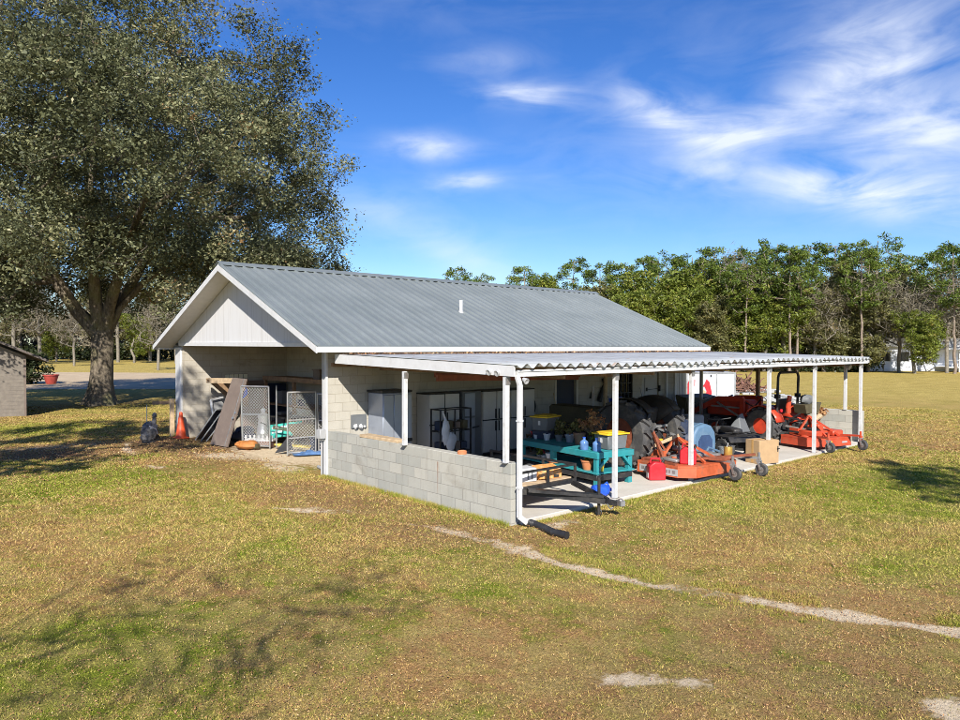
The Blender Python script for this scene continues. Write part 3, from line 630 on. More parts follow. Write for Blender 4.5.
# downspout at the near corner and its gutter outlet
b = MB(); b.bar((.03, -.10, 2.46), (.06, -.14, 2.30), .085, .06); b.bar((.06, -.14, 2.31), (.06, -.14, .12), .085, .065); b.bar((.06, -.14, .14), (.10, -.30, .05), .085, .065)
ds = b.build('downspout', white, LT, bevel=.008)
b = MB()
for zz in (.6, 1.7): b = MB(); b.bb(.01, .11, -.178, -.10, zz, zz+.03); b.build('strap', white_m, ds)
b = MB()
for (cx_, cy_, cz_) in ((.16, -.17, 2.37), (-.075, .45, 2.50), (-.075, .25, 2.49)):
    b = MB(); b.lathe([(.0, -.06), (.03, -.06), (.055, .03), (.05, .035), (0, .02)], (cx_, cy_, cz_), 10, RX(115) if cx_ > 0 else RY(-110)); b.build('floodlight', lgrey, LT)
b = MB(); b.lathe([(.0, -.10), (.06, -.10), (.11, .06), (.10, .065), (0, .05)], (14.86, .36, 2.34), 14, RX(115)); b.bar((14.9, .4, 2.36), (14.9, .4, 2.46), .03); b.build('end_floodlight', lgrey, LT)
# knee walls
kb = MB(); kb.bb(0, .2, 0, 5.9, -.15, 1.0); o = kb.build('block_wall', block, None, bevel=.006)
o.name = 'knee_wall'; tag(o, 'waist high concrete block wall along the near open end of the lean-to', 'block wall')
b = MB(); b.prism([(-.010, .80), (.012, .80), (.007, .5), (.002, .22), (-.004, .22), (-.008, .55)], .003, Matrix(((0, 0, 1), (1, 0, 0), (0, 1, 0))), (-.0035, 1.92, 0)); b.build('rust_streak', M('rust_stain', (.24, .13, .08), .9, var=.4, scale=20), o, smooth=False)
b = MB(); 
kb = MB(); kb.bb(14.95, 15.15, .0, 5.9, -.15, .98); o2 = kb.build('knee_wall', block, None, bevel=.006)
tag(o2, 'pale low concrete block wall at the far end of the lean-to behind the red mower', 'block wall')
b = MB(); b.lathe([(.03, 0), (.09, .0), (.09, .05), (.07, .06), (.05, .03)], (.1, 1.35, 1.0), 12); tag(b.build('red_dish', terra), 'small red dish on top of the near block wall', 'dish')
# vent in the sunlit wall corner with white bits in it
b = MB(); b.bb(.62, 1.02, 5.86, 5.899, 1.02, 1.33); vt = b.build('wall_vent', grey, None, smooth=False); tag(vt, 'small square grey vent box low on the sunlit garage wall', 'vent')
b = MB(); b.ball((.72, 5.85, 1.06), .05, jit=.3); b.ball((.86, 5.85, 1.05), .05, jit=.3, seed=2); b.ball((.97, 5.86, 1.04), .03); b.build('paper_scrap', white, vt)
b = MB(); b.bb(.21, .30, 3.4, 4.6, .99, 1.05); b.box((.12, 3.9, 1.03), (.22, 1.3, .06), rz=2); tag(b.build('plank', wood_l, bevel=.005), 'pale weathered plank lying on top of the near block wall', 'plank')
# drain hose
pts = [(.11, -.32, .07), (.12, -.45, .06), (.05, -.72, .06), (-.02, -.95, .058), (.0, -1.26, .058)]
P = []; 
for i in range(len(pts)-1):
    for j in range(9): P.append(Vector(pts[i]).lerp(Vector(pts[i+1]), j/9))
b = MB(); b.tube(P, [.062 if i % 2 else .052 for i in range(len(P))], 12); tag(b.build('drain_pipe', blackm), 'black corrugated drain pipe on the grass at the foot of the white downspout', 'drain pipe')
# ------------------------------------------------------------------ trees
def skeleton(nodes, parents, tips, seed, step=.8, jit=.12, droop=0.0, pw=.48, r0=.012):
    r = np.random.default_rng(seed); P = [np.array(p, float) for p in nodes]; par = list(parents)
    base = np.array(P[-1]) if len(P) else np.zeros(3)
    c = np.mean(np.array(P), 0); order = np.argsort(np.linalg.norm(tips-c, axis=1))
    arr = np.zeros((len(P)+len(tips)*14+50, 3)); arr[:len(P)] = P; n = len(P); ends = []
    dep = np.zeros(len(arr)); 
    for i in range(n): dep[i] = 0 if par[i] < 0 else dep[par[i]]+np.linalg.norm(arr[i]-arr[par[i]])
    for ti in order:
        t = tips[ti]; d = np.linalg.norm(arr[1:n]-t, axis=1) + .28*dep[1:n]*.35
        up = np.maximum(0, arr[1:n, 2]-t[2]-.3)*.5; k = int(np.argmin(d+up))+1
        a = arr[k]; L_ = np.linalg.norm(t-a); m_ = min(10, max(1, int(L_/step))); prev = k
        bow = r.normal(0, 1, 3)*L_*jit
        for q in range(1, m_+1):
            f = q/m_; p = a+(t-a)*f+bow*math.sin(PI*f)*.6+np.array([0, 0, L_*.10*math.sin(PI*f)])
            arr[n] = p; par.append(prev); dep[n] = dep[prev]+np.linalg.norm(p-arr[prev]); prev = n; n += 1
        ends.append(prev)
    par = np.array(par); cnt = np.zeros(n)
    for e in ends: cnt[e] = 1
    for i in range(n-1, 0, -1): cnt[par[i]] += cnt[i]
    return arr[:n], par, r0*np.maximum(cnt, .6)**pw, np.array(ends)
def limbs(P, par, R, sides=6, rmin=0):
    k = np.arange(1, len(P)); k = k[par[1:] >= 0]; k = k[R[k] > rmin]
    a = P[par[k]]; b = P[k]; ra = np.minimum(R[par[k]], R[k]*1.5); rb = R[k]
    d = b-a; d /= np.linalg.norm(d, axis=1)[:, None]+1e-9
    ref = np.where(np.abs(d[:, 2:3]) < .9, np.array([[0, 0, 1.]]), np.array([[1., 0, 0]]))
    x = np.cross(ref, d); x /= np.linalg.norm(x, axis=1)[:, None]; y = np.cross(d, x)
    an = np.arange(sides)*2*PI/sides
    ring = np.cos(an)[None, :, None]*x[:, None]+np.sin(an)[None, :, None]*y[:, None]
    V = np.concatenate([a[:, None]-d[:, None]*(ra*.15)[:, None, None]+ring*ra[:, None, None], b[:, None]+d[:, None]*(rb*.2)[:, None, None]+ring*rb[:, None, None]], 1).reshape(-1, 3)
    i = np.arange(sides); f0 = np.stack([i, (i+1) % sides, (i+1) % sides+sides, i+sides], 1)
    return V, (f0[None]+(np.arange(len(k))*2*sides)[:, None, None]).reshape(-1, 4)
def leaves(pts, per, rad, size, seed, flat=.75, tintbase=None, asp=.5, up=.4):
    r = np.random.default_rng(seed); n = len(pts)*per
    c = np.repeat(pts, per, 0); off = r.normal(size=(n, 3)); off /= np.linalg.norm(off, axis=1)[:, None]; off *= (r.random(n)**.45)[:, None]*rad; off[:, 2] *= flat
    c = c+off; tb = np.repeat(r.normal(.45, .13, len(pts)) if tintbase is None else tintbase, per)
    nn = r.normal(size=(n, 3)); nn[:, 2] = np.abs(nn[:, 2])+up; nn /= np.linalg.norm(nn, axis=1)[:, None]
    d1 = np.cross(nn, r.normal(size=(n, 3))); d1 /= np.linalg.norm(d1, axis=1)[:, None]; d2 = np.cross(nn, d1)
    s = (size*np.clip(r.lognormal(-.05, .38, n), .45, 2.1))[:, None]
    V = np.stack([c-d1*s, c+d2*s*asp+nn*s*.12, c+d1*s, c-d2*s*asp+nn*s*.12], 1).reshape(-1, 3)
    return V, np.arange(4*n).reshape(-1, 4), np.repeat(np.clip(tb+r.normal(0, .13, n), 0, 1), 4)
def in_ellipsoid(n, c, rad, seed, shell=.45):
    r = np.random.default_rng(seed); d = r.normal(size=(n, 3)); d /= np.linalg.norm(d, axis=1)[:, None]
    return np.array(c)+d*(r.random(n)**shell)[:, None]*np.array(rad)

# the big oak in front of the driveway
OAK = thing('oak_tree', 'huge spreading evergreen oak with thick trunk towering left of the garage', 'tree', (1.38, 29.7, 0))
rt2, fw2 = np.array([_rt.x, _rt.y]), np.array([math.cos(_A), math.sin(_A)])
def od(r_, f_, z): return np.array([rt2[0]*r_+fw2[0]*f_, rt2[1]*r_+fw2[1]*f_, z])
nodes = [od(0, 0, -.2), od(.03, 0, 1.0), od(.05, 0, 2.2), od(.15, 0, 3.3)]; par = [-1, 0, 1, 2]
def limb(start, pts):
    p = start
    for q in pts: nodes.append(od(*q)); par.append(p); p = len(nodes)-1
limb(3, [(-.9, -.3, 4.5), (-1.7, -.6, 5.9), (-2.5, -1.2, 7.4), (-3.5, -2.0, 8.7), (-4.7, -2.8, 10.0), (-5.8, -3.5, 11.5)])
limb(3, [(-.25, .3, 4.7), (-.6, .7, 6.4), (-1.1, 1.0, 8.2), (-1.3, 1.4, 10.2), (-1.6, 1.8, 12.4), (-1.5, 2, 14.6)])
limb(3, [(.55, -.2, 4.6), (1.2, -.5, 6.2), (2.0, -.9, 7.9), (3.3, -1.3, 9.2), (4.8, -1.8, 10.3), (6.3, -2.2, 11.4)])
limb(3, [(.6, .6, 4.8), (1.2, 1.3, 6.4), (1.6, 2.4, 8.4), (2.3, 3.4, 10.6), (3.0, 4.2, 12.8)])
limb(3, [(.1, -.5, 4.9), (.3, -1.1, 6.8), (.5, -1.7, 9.0), (.9, -2.2, 11.2), (1.3, -2.6, 13.6), (1.5, -2.6, 15.6)])
limb(6, [(-3.3, -.6, 8.1), (-5.2, .2, 8.7), (-7.0, .8, 9.0)]); limb(6, [(-3.6, 1.5, 8.8), (-5.0, 3.2, 10)])
limb(18, [(3.4, .3, 8.6), (5.0, 1.2, 9.2), (6.8, 1.9, 9.4)]); limb(18, [(3.2, -2.8, 8.6), (4.6, -4.6, 9.4)])
limb(3, [(-.6, -.6, 4.6), (-1.2, -1.5, 6.2), (-1.9, -2.6, 8.0), (-2.4, -3.4, 9.8)]); limb(3, [(.9, .2, 4.7), (1.9, .6, 6.0), (3.2, 1.4, 7.2), (4.8, 2.2, 8.2)])
limb(5, [(-2.9, -2.6, 6.9), (-4.6, -3.6, 7.6), (-6.4, -4.4, 7.9)])
c = np.array([*(rt2*.1), 10.9]); tp = in_ellipsoid(5600, c, (12.7, 12.7, 9.4), 3, .36)
rad = np.hypot(tp[:, 0], tp[:, 1]); rn = np.random.default_rng(4)
floor_ = 7.3-3.6*np.clip((rad-3.2)/5.5, 0, 1)+rn.normal(0, .35, len(tp)); tp = tp[(tp[:, 2] > floor_)]
# lumps and bays in the outline
u = (tp-c)/np.array([12.7, 12.7, 9.4]); ln = np.linalg.norm(u, axis=1); ud = u/ln[:, None]
lump = .885+.075*np.sin(ud[:, 0]*5.1+1)*np.cos(ud[:, 2]*6+.5)+.075*np.sin(ud[:, 1]*7.3+2+ud[:, 2]*4)+.05*np.sin(ud[:, 0]*11+ud[:, 1]*9)
gap = np.sin(tp[:, 0]*.95+1.2)*np.sin(tp[:, 1]*.85+.4)*np.sin(tp[:, 2]*1.05+2.2)
gap2 = np.sin(tp[:, 0]*2.1+.3)*np.sin(tp[:, 1]*1.9+1.4)+np.sin(tp[:, 2]*2.3+.2)*np.sin(tp[:, 0]*1.7-tp[:, 1]*1.3)
tp = tp[(ln < lump) & (gap > -.25) & (gap2 > -.50)]
tp = tp[:2600]
rn = np.random.default_rng(41)
def low(n_, r0_, r1_, f0, f1, z0, z1): 
    q = np.stack([rn.uniform(r0_, r1_, n_), rn.uniform(f0, f1, n_), rn.uniform(z0, z1, n_)], 1); q = np.array([od(*w_) for w_ in q]); return q[np.sin(q[:, 0]*1.3+q[:, 2])*np.sin(q[:, 1]*1.1+q[:, 2]*1.4) > -.25]
tp = np.concatenate([tp, low(330, -11.5, -2.6, -5, 3, 4.4, 7.6), low(230, 5.0, 11.2, -4, 4, 5.0, 7.6), low(130, -3, 5, 1, 6, 5.4, 8.6), low(60, -2.5, 4, -5, -2, 6.2, 8.6)])
P, pr, R, ends = skeleton(nodes, par, tp, 5, step=.9, jit=.10, pw=.44, r0=.0115)
R[:4] = [.74, .56, .52, .56]; R[:4] = [.66, .5, .46, .48]
for i in range(4, len(nodes)): R[i] = max(.08, .30-.030*(P[i][2]-4.2)) if i < 31 else max(R[i], .13)
# trunk with a root flare, then limbs
b = MB(); prof = [(-.2, .95), (0, .80), (.25, .68), (.6, .59), (1.1, .525), (1.7, .495), (2.4, .49), (3.0, .50), (3.6, .46), (4.1, .32), (4.4, .12)]
vs = []; nS = 28
for (zz, r_) in prof:
    for q in range(nS):
        a = 2*PI*q/nS; fl = 1+.16*math.sin(a*5+1)*math.exp(-zz*1.5)+.05*math.sin(a*3+zz*1.4)
        vs.append((r_*fl*math.cos(a)+.05*zz*rt2[0], r_*fl*math.sin(a)+.05*zz*rt2[1], zz))
b.add(vs, [(i*nS+q, i*nS+(q+1) % nS, (i+1)*nS+(q+1) % nS, (i+1)*nS+q) for i in range(len(prof)-1) for q in range(nS)])
b.build('trunk', bark, OAK)
V, Fq = limbs(P[3:], np.where(pr[3:] >= 3, pr[3:]-3, -1), R[3:], 8)
npmesh('limbs', V, Fq, bark, OAK, smooth=True)
tips_ = P[ends]; tb = np.clip(.42+.10*np.sin(tips_[:, 0]*.7)+.09*np.sin(tips_[:, 1]*.9+tips_[:, 2]*.6)+np.random.default_rng(8).normal(0, .15, len(tips_)), 0, 1)
V, Fq, tn = leaves(tips_, 195, .74, .064, 6, .8, tb)
edge = tips_[np.linalg.norm((tips_-c)/np.array([12.7, 12.7, 9.4]), axis=1) > .74]
ex = edge+(edge-c)/np.linalg.norm(edge-c, axis=1)[:, None]*np.random.default_rng(2).uniform(.3, 1.2, len(edge))[:, None]
V2, F2, t2 = leaves(ex, 24, .6, .058, 16, .8)
npmesh('crown', np.concatenate([V, V2]), np.concatenate([Fq, F2+len(V)]), L_oak, OAK, {'tint': np.concatenate([tn, t2])})

# generic tree meshes, made once and copied
def make_tree(kind, seed, H):
    r = np.random.default_rng(seed); T_ = bpy.data.objects.new('tree', None)
    if kind == 'pine':
        lean = r.uniform(-.25, .25, 2); hs_ = np.linspace(0, H*.95, 19)
        nodes = [np.array([lean[0]*h/H*2+r.normal(0, .05), lean[1]*h/H*2, h]) for h in hs_]; par = list(range(-1, 18))
        z0 = H*r.uniform(.52, .64); tips = []
        for lv in np.arange(z0, H*.985, .85):
            f = (lv-z0)/(H-z0); rr = (.55+2.7*math.sin(PI*min(1, .12+.80*f)))*r.uniform(.75, 1.15)
            for q in range(int(r.integers(6, 11))):
                a = r.uniform(0, 2*PI); tips.append([rr*r.uniform(.45, 1)*math.cos(a)+lean[0]*2*lv/H, rr*r.uniform(.45, 1)*math.sin(a)+lean[1]*2*lv/H, lv+r.normal(0, .3)])
        tips = np.array(tips); P, pr, R, en = skeleton(nodes, par, tips, seed, step=1.2, r0=.022, pw=.45)
        for i in range(19): R[i] = max(.04, .20*(1-hs_[i]/H*.85))
        V, Fq, tn = leaves(P[en], 70, .68, .16, seed+1, .66, None, .32, .2)
        bm_, lm_ = bark_p, L_pine
    elif kind in ('bushy', 'olive'):
        w = H*r.uniform(.26, .34); zc = H*.53
        nodes = [np.array([r.normal(0, .12)*h, r.normal(0, .12)*h, h]) for h in (0, H*.12, H*.25, H*.42, H*.6)]; nodes[0] = np.array([0, 0, -.1]); par = [-1, 0, 1, 2, 3]
        nl = 6; lc = np.array([[w*.55*math.cos(a), w*.55*math.sin(a), zc+r.uniform(-.25, .3)*H] for a in r.uniform(0, 2*PI, nl)]+[[0, 0, H*.78]])
        tips = np.concatenate([in_ellipsoid(46, q, (w*.62, w*.62, H*.22), seed+i, .4) for i, q in enumerate(lc)]); tips = tips[tips[:, 2] > H*.10]
        P, pr, R, en = skeleton(nodes, par, tips, seed, step=1.2, r0=.016)
        V, Fq, tn = leaves(P[en], 56, .62, .135, seed+1, .8, None, .45)
        bm_, lm_ = bark_g, (L_hard if kind == 'bushy' else L_olive)
    elif kind in ('bare', 'snag'):
        w = H*.36
        w = w*(.8 if kind == 'snag' else 1); kk = 0 if kind == 'snag' else .02
        nodes = [np.array([r.normal(0, kk+1e-4)*h, r.normal(0, kk+1e-4)*h, h]) for h in (0, H*.15, H*.3, H*.45)]; nodes[0] = np.array([0, 0, -.1]); par = [-1, 0, 1, 2]
        tips = in_ellipsoid(230, (0, 0, H*.66), (w, w, H*.36), seed, .4)
        if kind == 'snag':
            hs2 = [(-6.7, -.3, 6.4), (-6.2, .5, 6.8), (-5.6, 1.1, 7.2), (-6.2, -2.3, 6.6), (-5.5, -1.8, 7.0), (-4.7, -1.4, 7.5), (-3.9, -1.05, 8.0), (-3.2, -.8, 8.4), (-6.4, -1.3, 7.4), (-4.9, -.2, 8.6)]
            tips = np.array([(gx_-h_*.925+13.2, gy_-h_*1.18+10.6, h_) for gx_, gy_, h_ in hs2])
        P, pr, R, en = skeleton(nodes, par, tips, seed, step=1.0, r0=.014, jit=.18)
        e = P[en]; V, Fq, tn = leaves(e, 16 if kind == 'bare' else 34, 1.0 if kind == 'bare' else .9, .30, seed+1, .9, None, .05, .0)
        bm_, lm_ = bark_g, L_bare
    if kind == 'snag': R = R*.35
    Vt, Ft = limbs(P, pr, R, 5)
    tr = npmesh('trunk', Vt, Ft, bm_, None, smooth=True); cr = npmesh('crown', V, Fq, lm_, None, {'tint': tn})
    return tr, cr
PROTO = {}
def tree(kind, var, loc, H, label, group, rz=0, wide=1.0, name=None):
    key = (kind, var)
    nm = name or {'pine': 'pine_tree', 'bushy': 'broadleaf_tree', 'olive': 'broadleaf_tree', 'bare': 'bare_tree', 'snag': 'bare_tree'}[kind]
    t = thing(nm, label, 'tree', loc, rz, group)
    if key not in PROTO: tr, cr = PROTO[key] = make_tree(kind, var*17+hash_(kind), HB[kind])
    else:
        tr, cr = (o.copy() for o in PROTO[key]); COL.objects.link(tr); COL.objects.link(cr)
    tr.parent = t; cr.parent = t; s = H/HB[kind]; t.scale = (s*wide, s*wide, s)
    return t
HB = {'snag': 10.0, 'pine': 15.0, 'bushy': 10.0, 'olive': 10.0, 'bare': 10.0}
def hash_(s_): return sum(ord(ch) for ch in s_)
def at(px, D):   # yard position straight ahead of a bearing, at a depth (used only for far trees)
    q = np.array([math.cos(_A), math.sin(_A)])*D + np.array([math.sin(_A), -math.cos(_A)])*D*(px-480)/719.49
    return (CAM[0]+q[0], CAM[1]+q[1], -.03)
GP = 'pines of the tree line beyond the field'; GB_ = 'leafy trees of the tree line beyond the field'; GR = 'bare trees of the tree line beyond the field'
TL = [  # kind, variant, bearing px, depth, height, label
 ('pine', 1, 455, 150, 19.4, 'far dark pine top just showing over the roof ridge, left one of two'),
 ('pine', 2, 480, 152, 18.4, 'far dark pine top just showing over the roof ridge, right one of two'),
 ('pine', 2, 540, 116, 15.0, 'narrow pine close to the lone round topped pine above the ridge'),
 ('bushy', 2, 612, 100, 11.8, 'yellow green tree low behind the right end of the roof ridge'),
 ('bushy', 1, 630, 88, 9.6, 'low leafy tree half hidden by the sloping roof end'),
 ('pine', 3, 645, 100, 15.6, 'dark tufted pine between the bright ones above the sloping roof end'),
 ('bushy', 3, 690, 86, 10.0, 'full yellow green tree touching the end of the metal roof in view'),
 ('pine', 2, 694, 98, 15.8, 'pine with two tufts left of the tall bright one over the cargo trailer'),
 ('olive', 3, 708, 83, 8.0, 'low olive thicket tree behind the lean-to roof near the trailer'),
 ('pine', 1, 736, 96, 16.0, 'pine behind the leafless grey tree over the trailer'),
 ('bushy', 2, 738, 85, 10.5, 'light green tree left of the brownish one over the brush pile'),
 ('pine', 3, 760, 94, 15.9, 'broad topped pine left of the tractor roll bar'),
 ('bushy', 1, 782, 82, 9.0, 'green tree in front of the wood right above the tractor roll bar'),
 ('olive', 1, 824, 83, 9.5, 'small olive tree above the second last white post'),
 ('bushy', 3, 848, 86, 11.5, 'yellow green tree just left of the far corner post'),
 ('pine', 1, 851, 92, 15.6, 'pine right above the far corner post'),
 ('olive', 2, 868, 82, 9.0, 'low tan tree right of the far corner post at the field edge'),
 ('pine', 2, 900, 96, 15.6, 'thin pine between the long trunked pine and the house pine'),
 ('pine', 1, 790, 80, 14.2, 'front pine with long bare trunk standing at the field edge, left of two close trunks'),
 ('pine', 3, 797, 81, 13.6, 'front pine with long bare trunk standing at the field edge, right of two close trunks'),
 ('pine', 2, 745, 82, 13.0, 'front pine whose bare trunk rises over the brush pile'),
 ('pine', 3, 862, 80, 14.0, 'front pine with bare trunk right behind the far corner post'),
 ('pine', 1, 716, 86, 13.2, 'front pine whose trunk rises over the cargo trailer'),
 ('pine', 2, 955, 78, 13.8, 'front pine with bare pale trunk near the right edge by the house'),
 ('pine', 3, 523, 112, 15.6, 'round topped pine standing alone against the sky above the roof ridge'),
 ('bushy', 1, 548, 118, 14.2, 'low round green tree crown between two pines above the roof ridge'),
 ('pine', 1, 573, 108, 16.2, 'broad crowned pine above the right part of the roof ridge'),
 ('pine', 2, 598, 106, 15.6, 'thin see-through pine beside the right end of the roof ridge'),
 ('olive', 2, 590, 100, 11.5, 'olive green tree peeping over the right end of the roof ridge'),
 ('pine', 3, 622, 104, 15.2, 'slim pine with small tufted top right of the roof ridge end'),
 ('bushy', 2, 640, 95, 13.2, 'bright green full tree above the sloping roof end'),
 ('pine', 2, 656, 98, 15.8, 'bright green pine topping the trees above the sloping roof end'),
 ('bushy', 3, 668, 90, 11.5, 'wide leafy tree just above the lower right corner of the metal roof'),
 ('pine', 1, 682, 96, 15.0, 'short needled pine above the lower right corner of the metal roof'),
 ('bushy', 1, 700, 88, 12.8, 'rounded yellow green tree over the white cargo trailer'),
 ('pine', 3, 712, 94, 16.2, 'tall bright pine over the white cargo trailer'),
 ('olive', 1, 722, 84, 9.5, 'drooping olive tree low over the lean-to roof and the cargo trailer'),
 ('bare', 1, 734, 90, 14.5, 'leafless grey tree poking above the leafy trees over the trailer'),
 ('olive', 3, 748, 88, 13.0, 'brownish olive tree over the brush pile'),
 ('bushy', 2, 764, 83, 8.5, 'low spreading green tree at field edge over the lean-to roof'),
 ('pine', 2, 779, 88, 16.2, 'tallest double stemmed looking pine above the tractor roll bar'),
 ('olive', 2, 793, 84, 11.5, 'dense olive brown tree behind the tractor roll bar'),
 ('pine', 1, 807, 92, 16.2, 'tall pine with tufted crown right of the tractor roll bar'),
 ('bare', 2, 815, 82, 10.0, 'tangled grey bare tree above the right end of the lean-to roof'),
 ('pine', 3, 833, 90, 16.2, 'tall slender pine above the right end of the lean-to roof'),
 ('olive', 1, 838, 85, 12.5, 'tan olive tree above the far corner post of the lean-to'),
 ('bare', 3, 856, 84, 12.5, 'pale branched bare tree right behind the far corner post'),
 ('pine', 2, 873, 86, 16.3, 'tall straight pine with long bare trunk and wide flat top'),
 ('olive', 3, 884, 95, 13.5, 'rounded mustard brown tree right of the long trunked pine'),
 ('bare', 1, 899, 81, 10.0, 'spreading bare grey tree left of the white house'),
 ('bushy', 3, 915, 78, 7.0, 'low bright green tree overhanging the white house'),
 ('olive', 2, 908, 97, 13.5, 'broad olive tree rising behind the bright green one by the house'),
 ('pine', 1, 938, 88, 15.6, 'tall pine over the white house near the right edge'),
 ('olive', 1, 926, 94, 11.5, 'dull brown leafy tree over the white house roof'),
 ('bare', 2, 947, 80, 11.5, 'bare grey tree with thick trunk in front of the white house'),
 ('pine', 3, 966, 86, 15.6, 'pine at the right edge with crown half in view'),
 ('bare', 3, 973, 81, 11.0, 'bare grey branches reaching in at the right edge'),
 ('olive', 3, 990, 95, 13.0, 'brown leafy tree cut by the right edge of the view'),
]
for i, (kd, v, px, D, H, lab) in enumerate(TL):
    tree(kd, v, at(px, D), H, lab, {'pine': GP, 'bare': GR}.get(kd, GB_), rz=i*67 % 360, wide=1.0 if kd != 'bushy' else 1.05)
# the wood behind them, one mass, and the undergrowth at its foot
def mass(name, spec, per, rad, size, mat, label, seed):
    r = np.random.default_rng(seed); pts = []
    for (p0, p1, D0, D1, z0, z1, n) in spec:
        px = r.uniform(p0, p1, n); f = (px-p0)/(p1-p0); D = D0+(D1-D0)*f+r.uniform(-4, 6, n); zz = z0+(z1-z0)*r.random(n)**.85*(.78+.22*np.sin(px*.13+seed)+.12*np.sin(px*.31))
        q = np.array([at(a, d) for a, d in zip(px, D)]); q[:, 2] = zz; pts.append(q)
    V, Fq, tn = leaves(np.concatenate(pts), per, rad, size, seed+1, .8)
    o = npmesh(name, V, Fq, mat, None, {'tint': tn}); stuff(o, label, 'woodland'); return o
mass('woodland', [(470, 700, 128, 100, .5, 11.0, 1300), (700, 880, 96, 94, .3, 10.8, 1500), (880, 1010, 102, 100, .3, 11.5, 620)], 60, .85, .17, L_hard, 'mixed green wood filling in behind the separate trees across the field', 51)
mass('brown_woodland', [(600, 880, 104, 93, .3, 10.0, 600), (880, 1010, 101, 99, .3, 10.5, 300)], 80, 1.0, .17, L_olive, 'brownish wood filling in behind the separate trees across the field', 53)
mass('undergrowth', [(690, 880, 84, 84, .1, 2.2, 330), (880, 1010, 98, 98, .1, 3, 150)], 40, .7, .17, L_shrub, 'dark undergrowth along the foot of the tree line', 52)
r = np.random.default_rng(77); b = MB()
for i in range(150):
    px = r.uniform(690, 1005); p = at(px, r.uniform(83.5, 95) if px < 885 else r.uniform(96, 104)); h = r.uniform(4, 10); q = r.normal(0, .35, 2)
    b.tube([(p[0], p[1], -.1), (p[0]+q[0], p[1]+q[1], h*.5), (p[0]+q[0]*1.5, p[1]+q[1]*1.5, h)], [.13, .10, .04], 5, False)
stuff(b.build('trunk_thicket', bark_g), 'crowded pale trunks inside the wood across the field', 'woodland')
# left background beyond the driveway
LB = [('bare', 1, -20, 108, 12.5, 'pale bare tree at the left edge behind the shed roof'), ('bare', 2, 14, 100, 13.5, 'tall mossy bare tree above the wooden shed'), ('bare', 3, 40, 112, 14.5, 'bare grey tree behind the shrub by the shed'),
      ('bushy', 2, 56, 118, 7.5, 'small bright green tree left of the oak trunk'), ('bare', 1, 74, 96, 8.5, 'small pale bare tree just left of the oak trunk'), ('bare', 2, 118, 116, 14.0, 'bare grey tree right behind the oak trunk'),
      ('bushy', 3, 134, 112, 8.0, 'green bushy tree right of the oak trunk'), ('olive', 1, 150, 124, 13.0, 'tan brown tree between the oak trunk and garage roof'), ('bare', 3, 158, 82, 8.5, 'small white barked bare tree beside the garage corner'),
      ('bare', 1, 176, 110, 14.0, 'bare tree showing just left of the garage gable'), ('olive', 3, 100, 132, 15.0, 'brown tree straight behind the oak trunk'), ('olive', 2, 20, 130, 15.0, 'brown tree behind the wooden shed'),
      ('bushy', 1, 196, 128, 9.0, 'green tree half hidden by the garage roof edge'), ('bare', 2, -55, 112, 14, 'bare tree past the left edge beyond the shed')]
for i, (kd, v, px, D, H, lab) in enumerate(LB):
    tree(kd, v, at(px, D), H, lab, 'trees across the driveway', rz=i*97 % 360)
mass('far_thicket', [(-60, 230, 140, 140, .4, 9.5, 620)], 40, 1.6, .34, L_bare, 'pale grey brown thicket far beyond the driveway', 61)
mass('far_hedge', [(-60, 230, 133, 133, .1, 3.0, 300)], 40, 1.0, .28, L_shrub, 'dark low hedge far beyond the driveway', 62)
# trees standing behind and beside the viewpoint, whose shade falls on the yard
for i, (kd, v, p, H, lab) in enumerate([('pine', 1, (-14.2, 4.4), 14.5, 'pine left of the viewpoint shading the ground before the oak'), ('pine', 2, (-11.6, 3.2), 14, 'second pine left of the viewpoint shading the bay side wall'),
        ('snag', 1, (-13.2, -10.6), 10, 'bare limbed tree behind the viewpoint casting branch shadows'), ('pine', 3, (1.7, -14.5), 10.5, 'pine right of the viewpoint shading the right edge of the lawn')]):
    tree(kd, v, (*p, -.03), H, lab, 'trees round the viewpoint', rz=0 if kd == 'snag' else i*53)

# ------------------------------------------------------------------ wooden shed at the left edge
SHD = thing('wooden_shed', 'weathered grey board shed with overhanging roof at the left edge', 'shed', (-2.37, 25.8, 0), -4)
shw = Mat('grey_lap_siding'); _v = shw.tex(); _sp = shw.n('ShaderNodeSeparateXYZ'); shw.L.new(_v, _sp.inputs[0])
_lap = shw.math('FRACT', shw.math('MULTIPLY', _sp.outputs[2], 1/.15)); _f = shw.noise(_v, 5, 7, .7)
shw.col(shw.mix(shw.rng(_lap, .0, .10, .65, 0), shw.mix(shw.rng(_f, .3, .7), (.15, .13, .11), (.24, .21, .175)), (.05, .045, .04))); shw.rough(.9); shw.bump(_lap, .6, .02); shw = shw.m
b = MB(); b.prism([(-6, 0), (0, 0), (0, 2.45), (-3, 3.85), (-6, 2.45)], .12, Matrix(((1, 0, 0), (0, 0, 1), (0, 1, 0))), (0, 0, 0)); b.bb(-.12, 0, .121, 5, 0, 2.45); b.bb(-6, -5.88, .121, 5, 0, 2.45); b.bb(-5.88, -.12, 4.88, 5, 0, 2.45); b.build('wall', shw, SHD)
b = MB()
for sg in (1, -1):
    xe = -3+sg*3.75; ze = 3.95-3.75*.467
    b.add([(xe, -.5, ze), (xe, 5.5, ze), (-3, 5.5, 3.95), (-3, -.5, 3.95), (xe, -.5, ze+.10), (xe, 5.5, ze+.10), (-3, 5.5, 4.05), (-3, -.5, 4.05)], [(0, 1, 2, 3), (4, 5, 6, 7), (0, 1, 5, 4), (1, 2, 6, 5), (0, 3, 7, 4), (3, 2, 6, 7)])
b.build('roof', M('shed_shingle', (.12, .10, .09), .9, var=.3, scale=12), SHD)
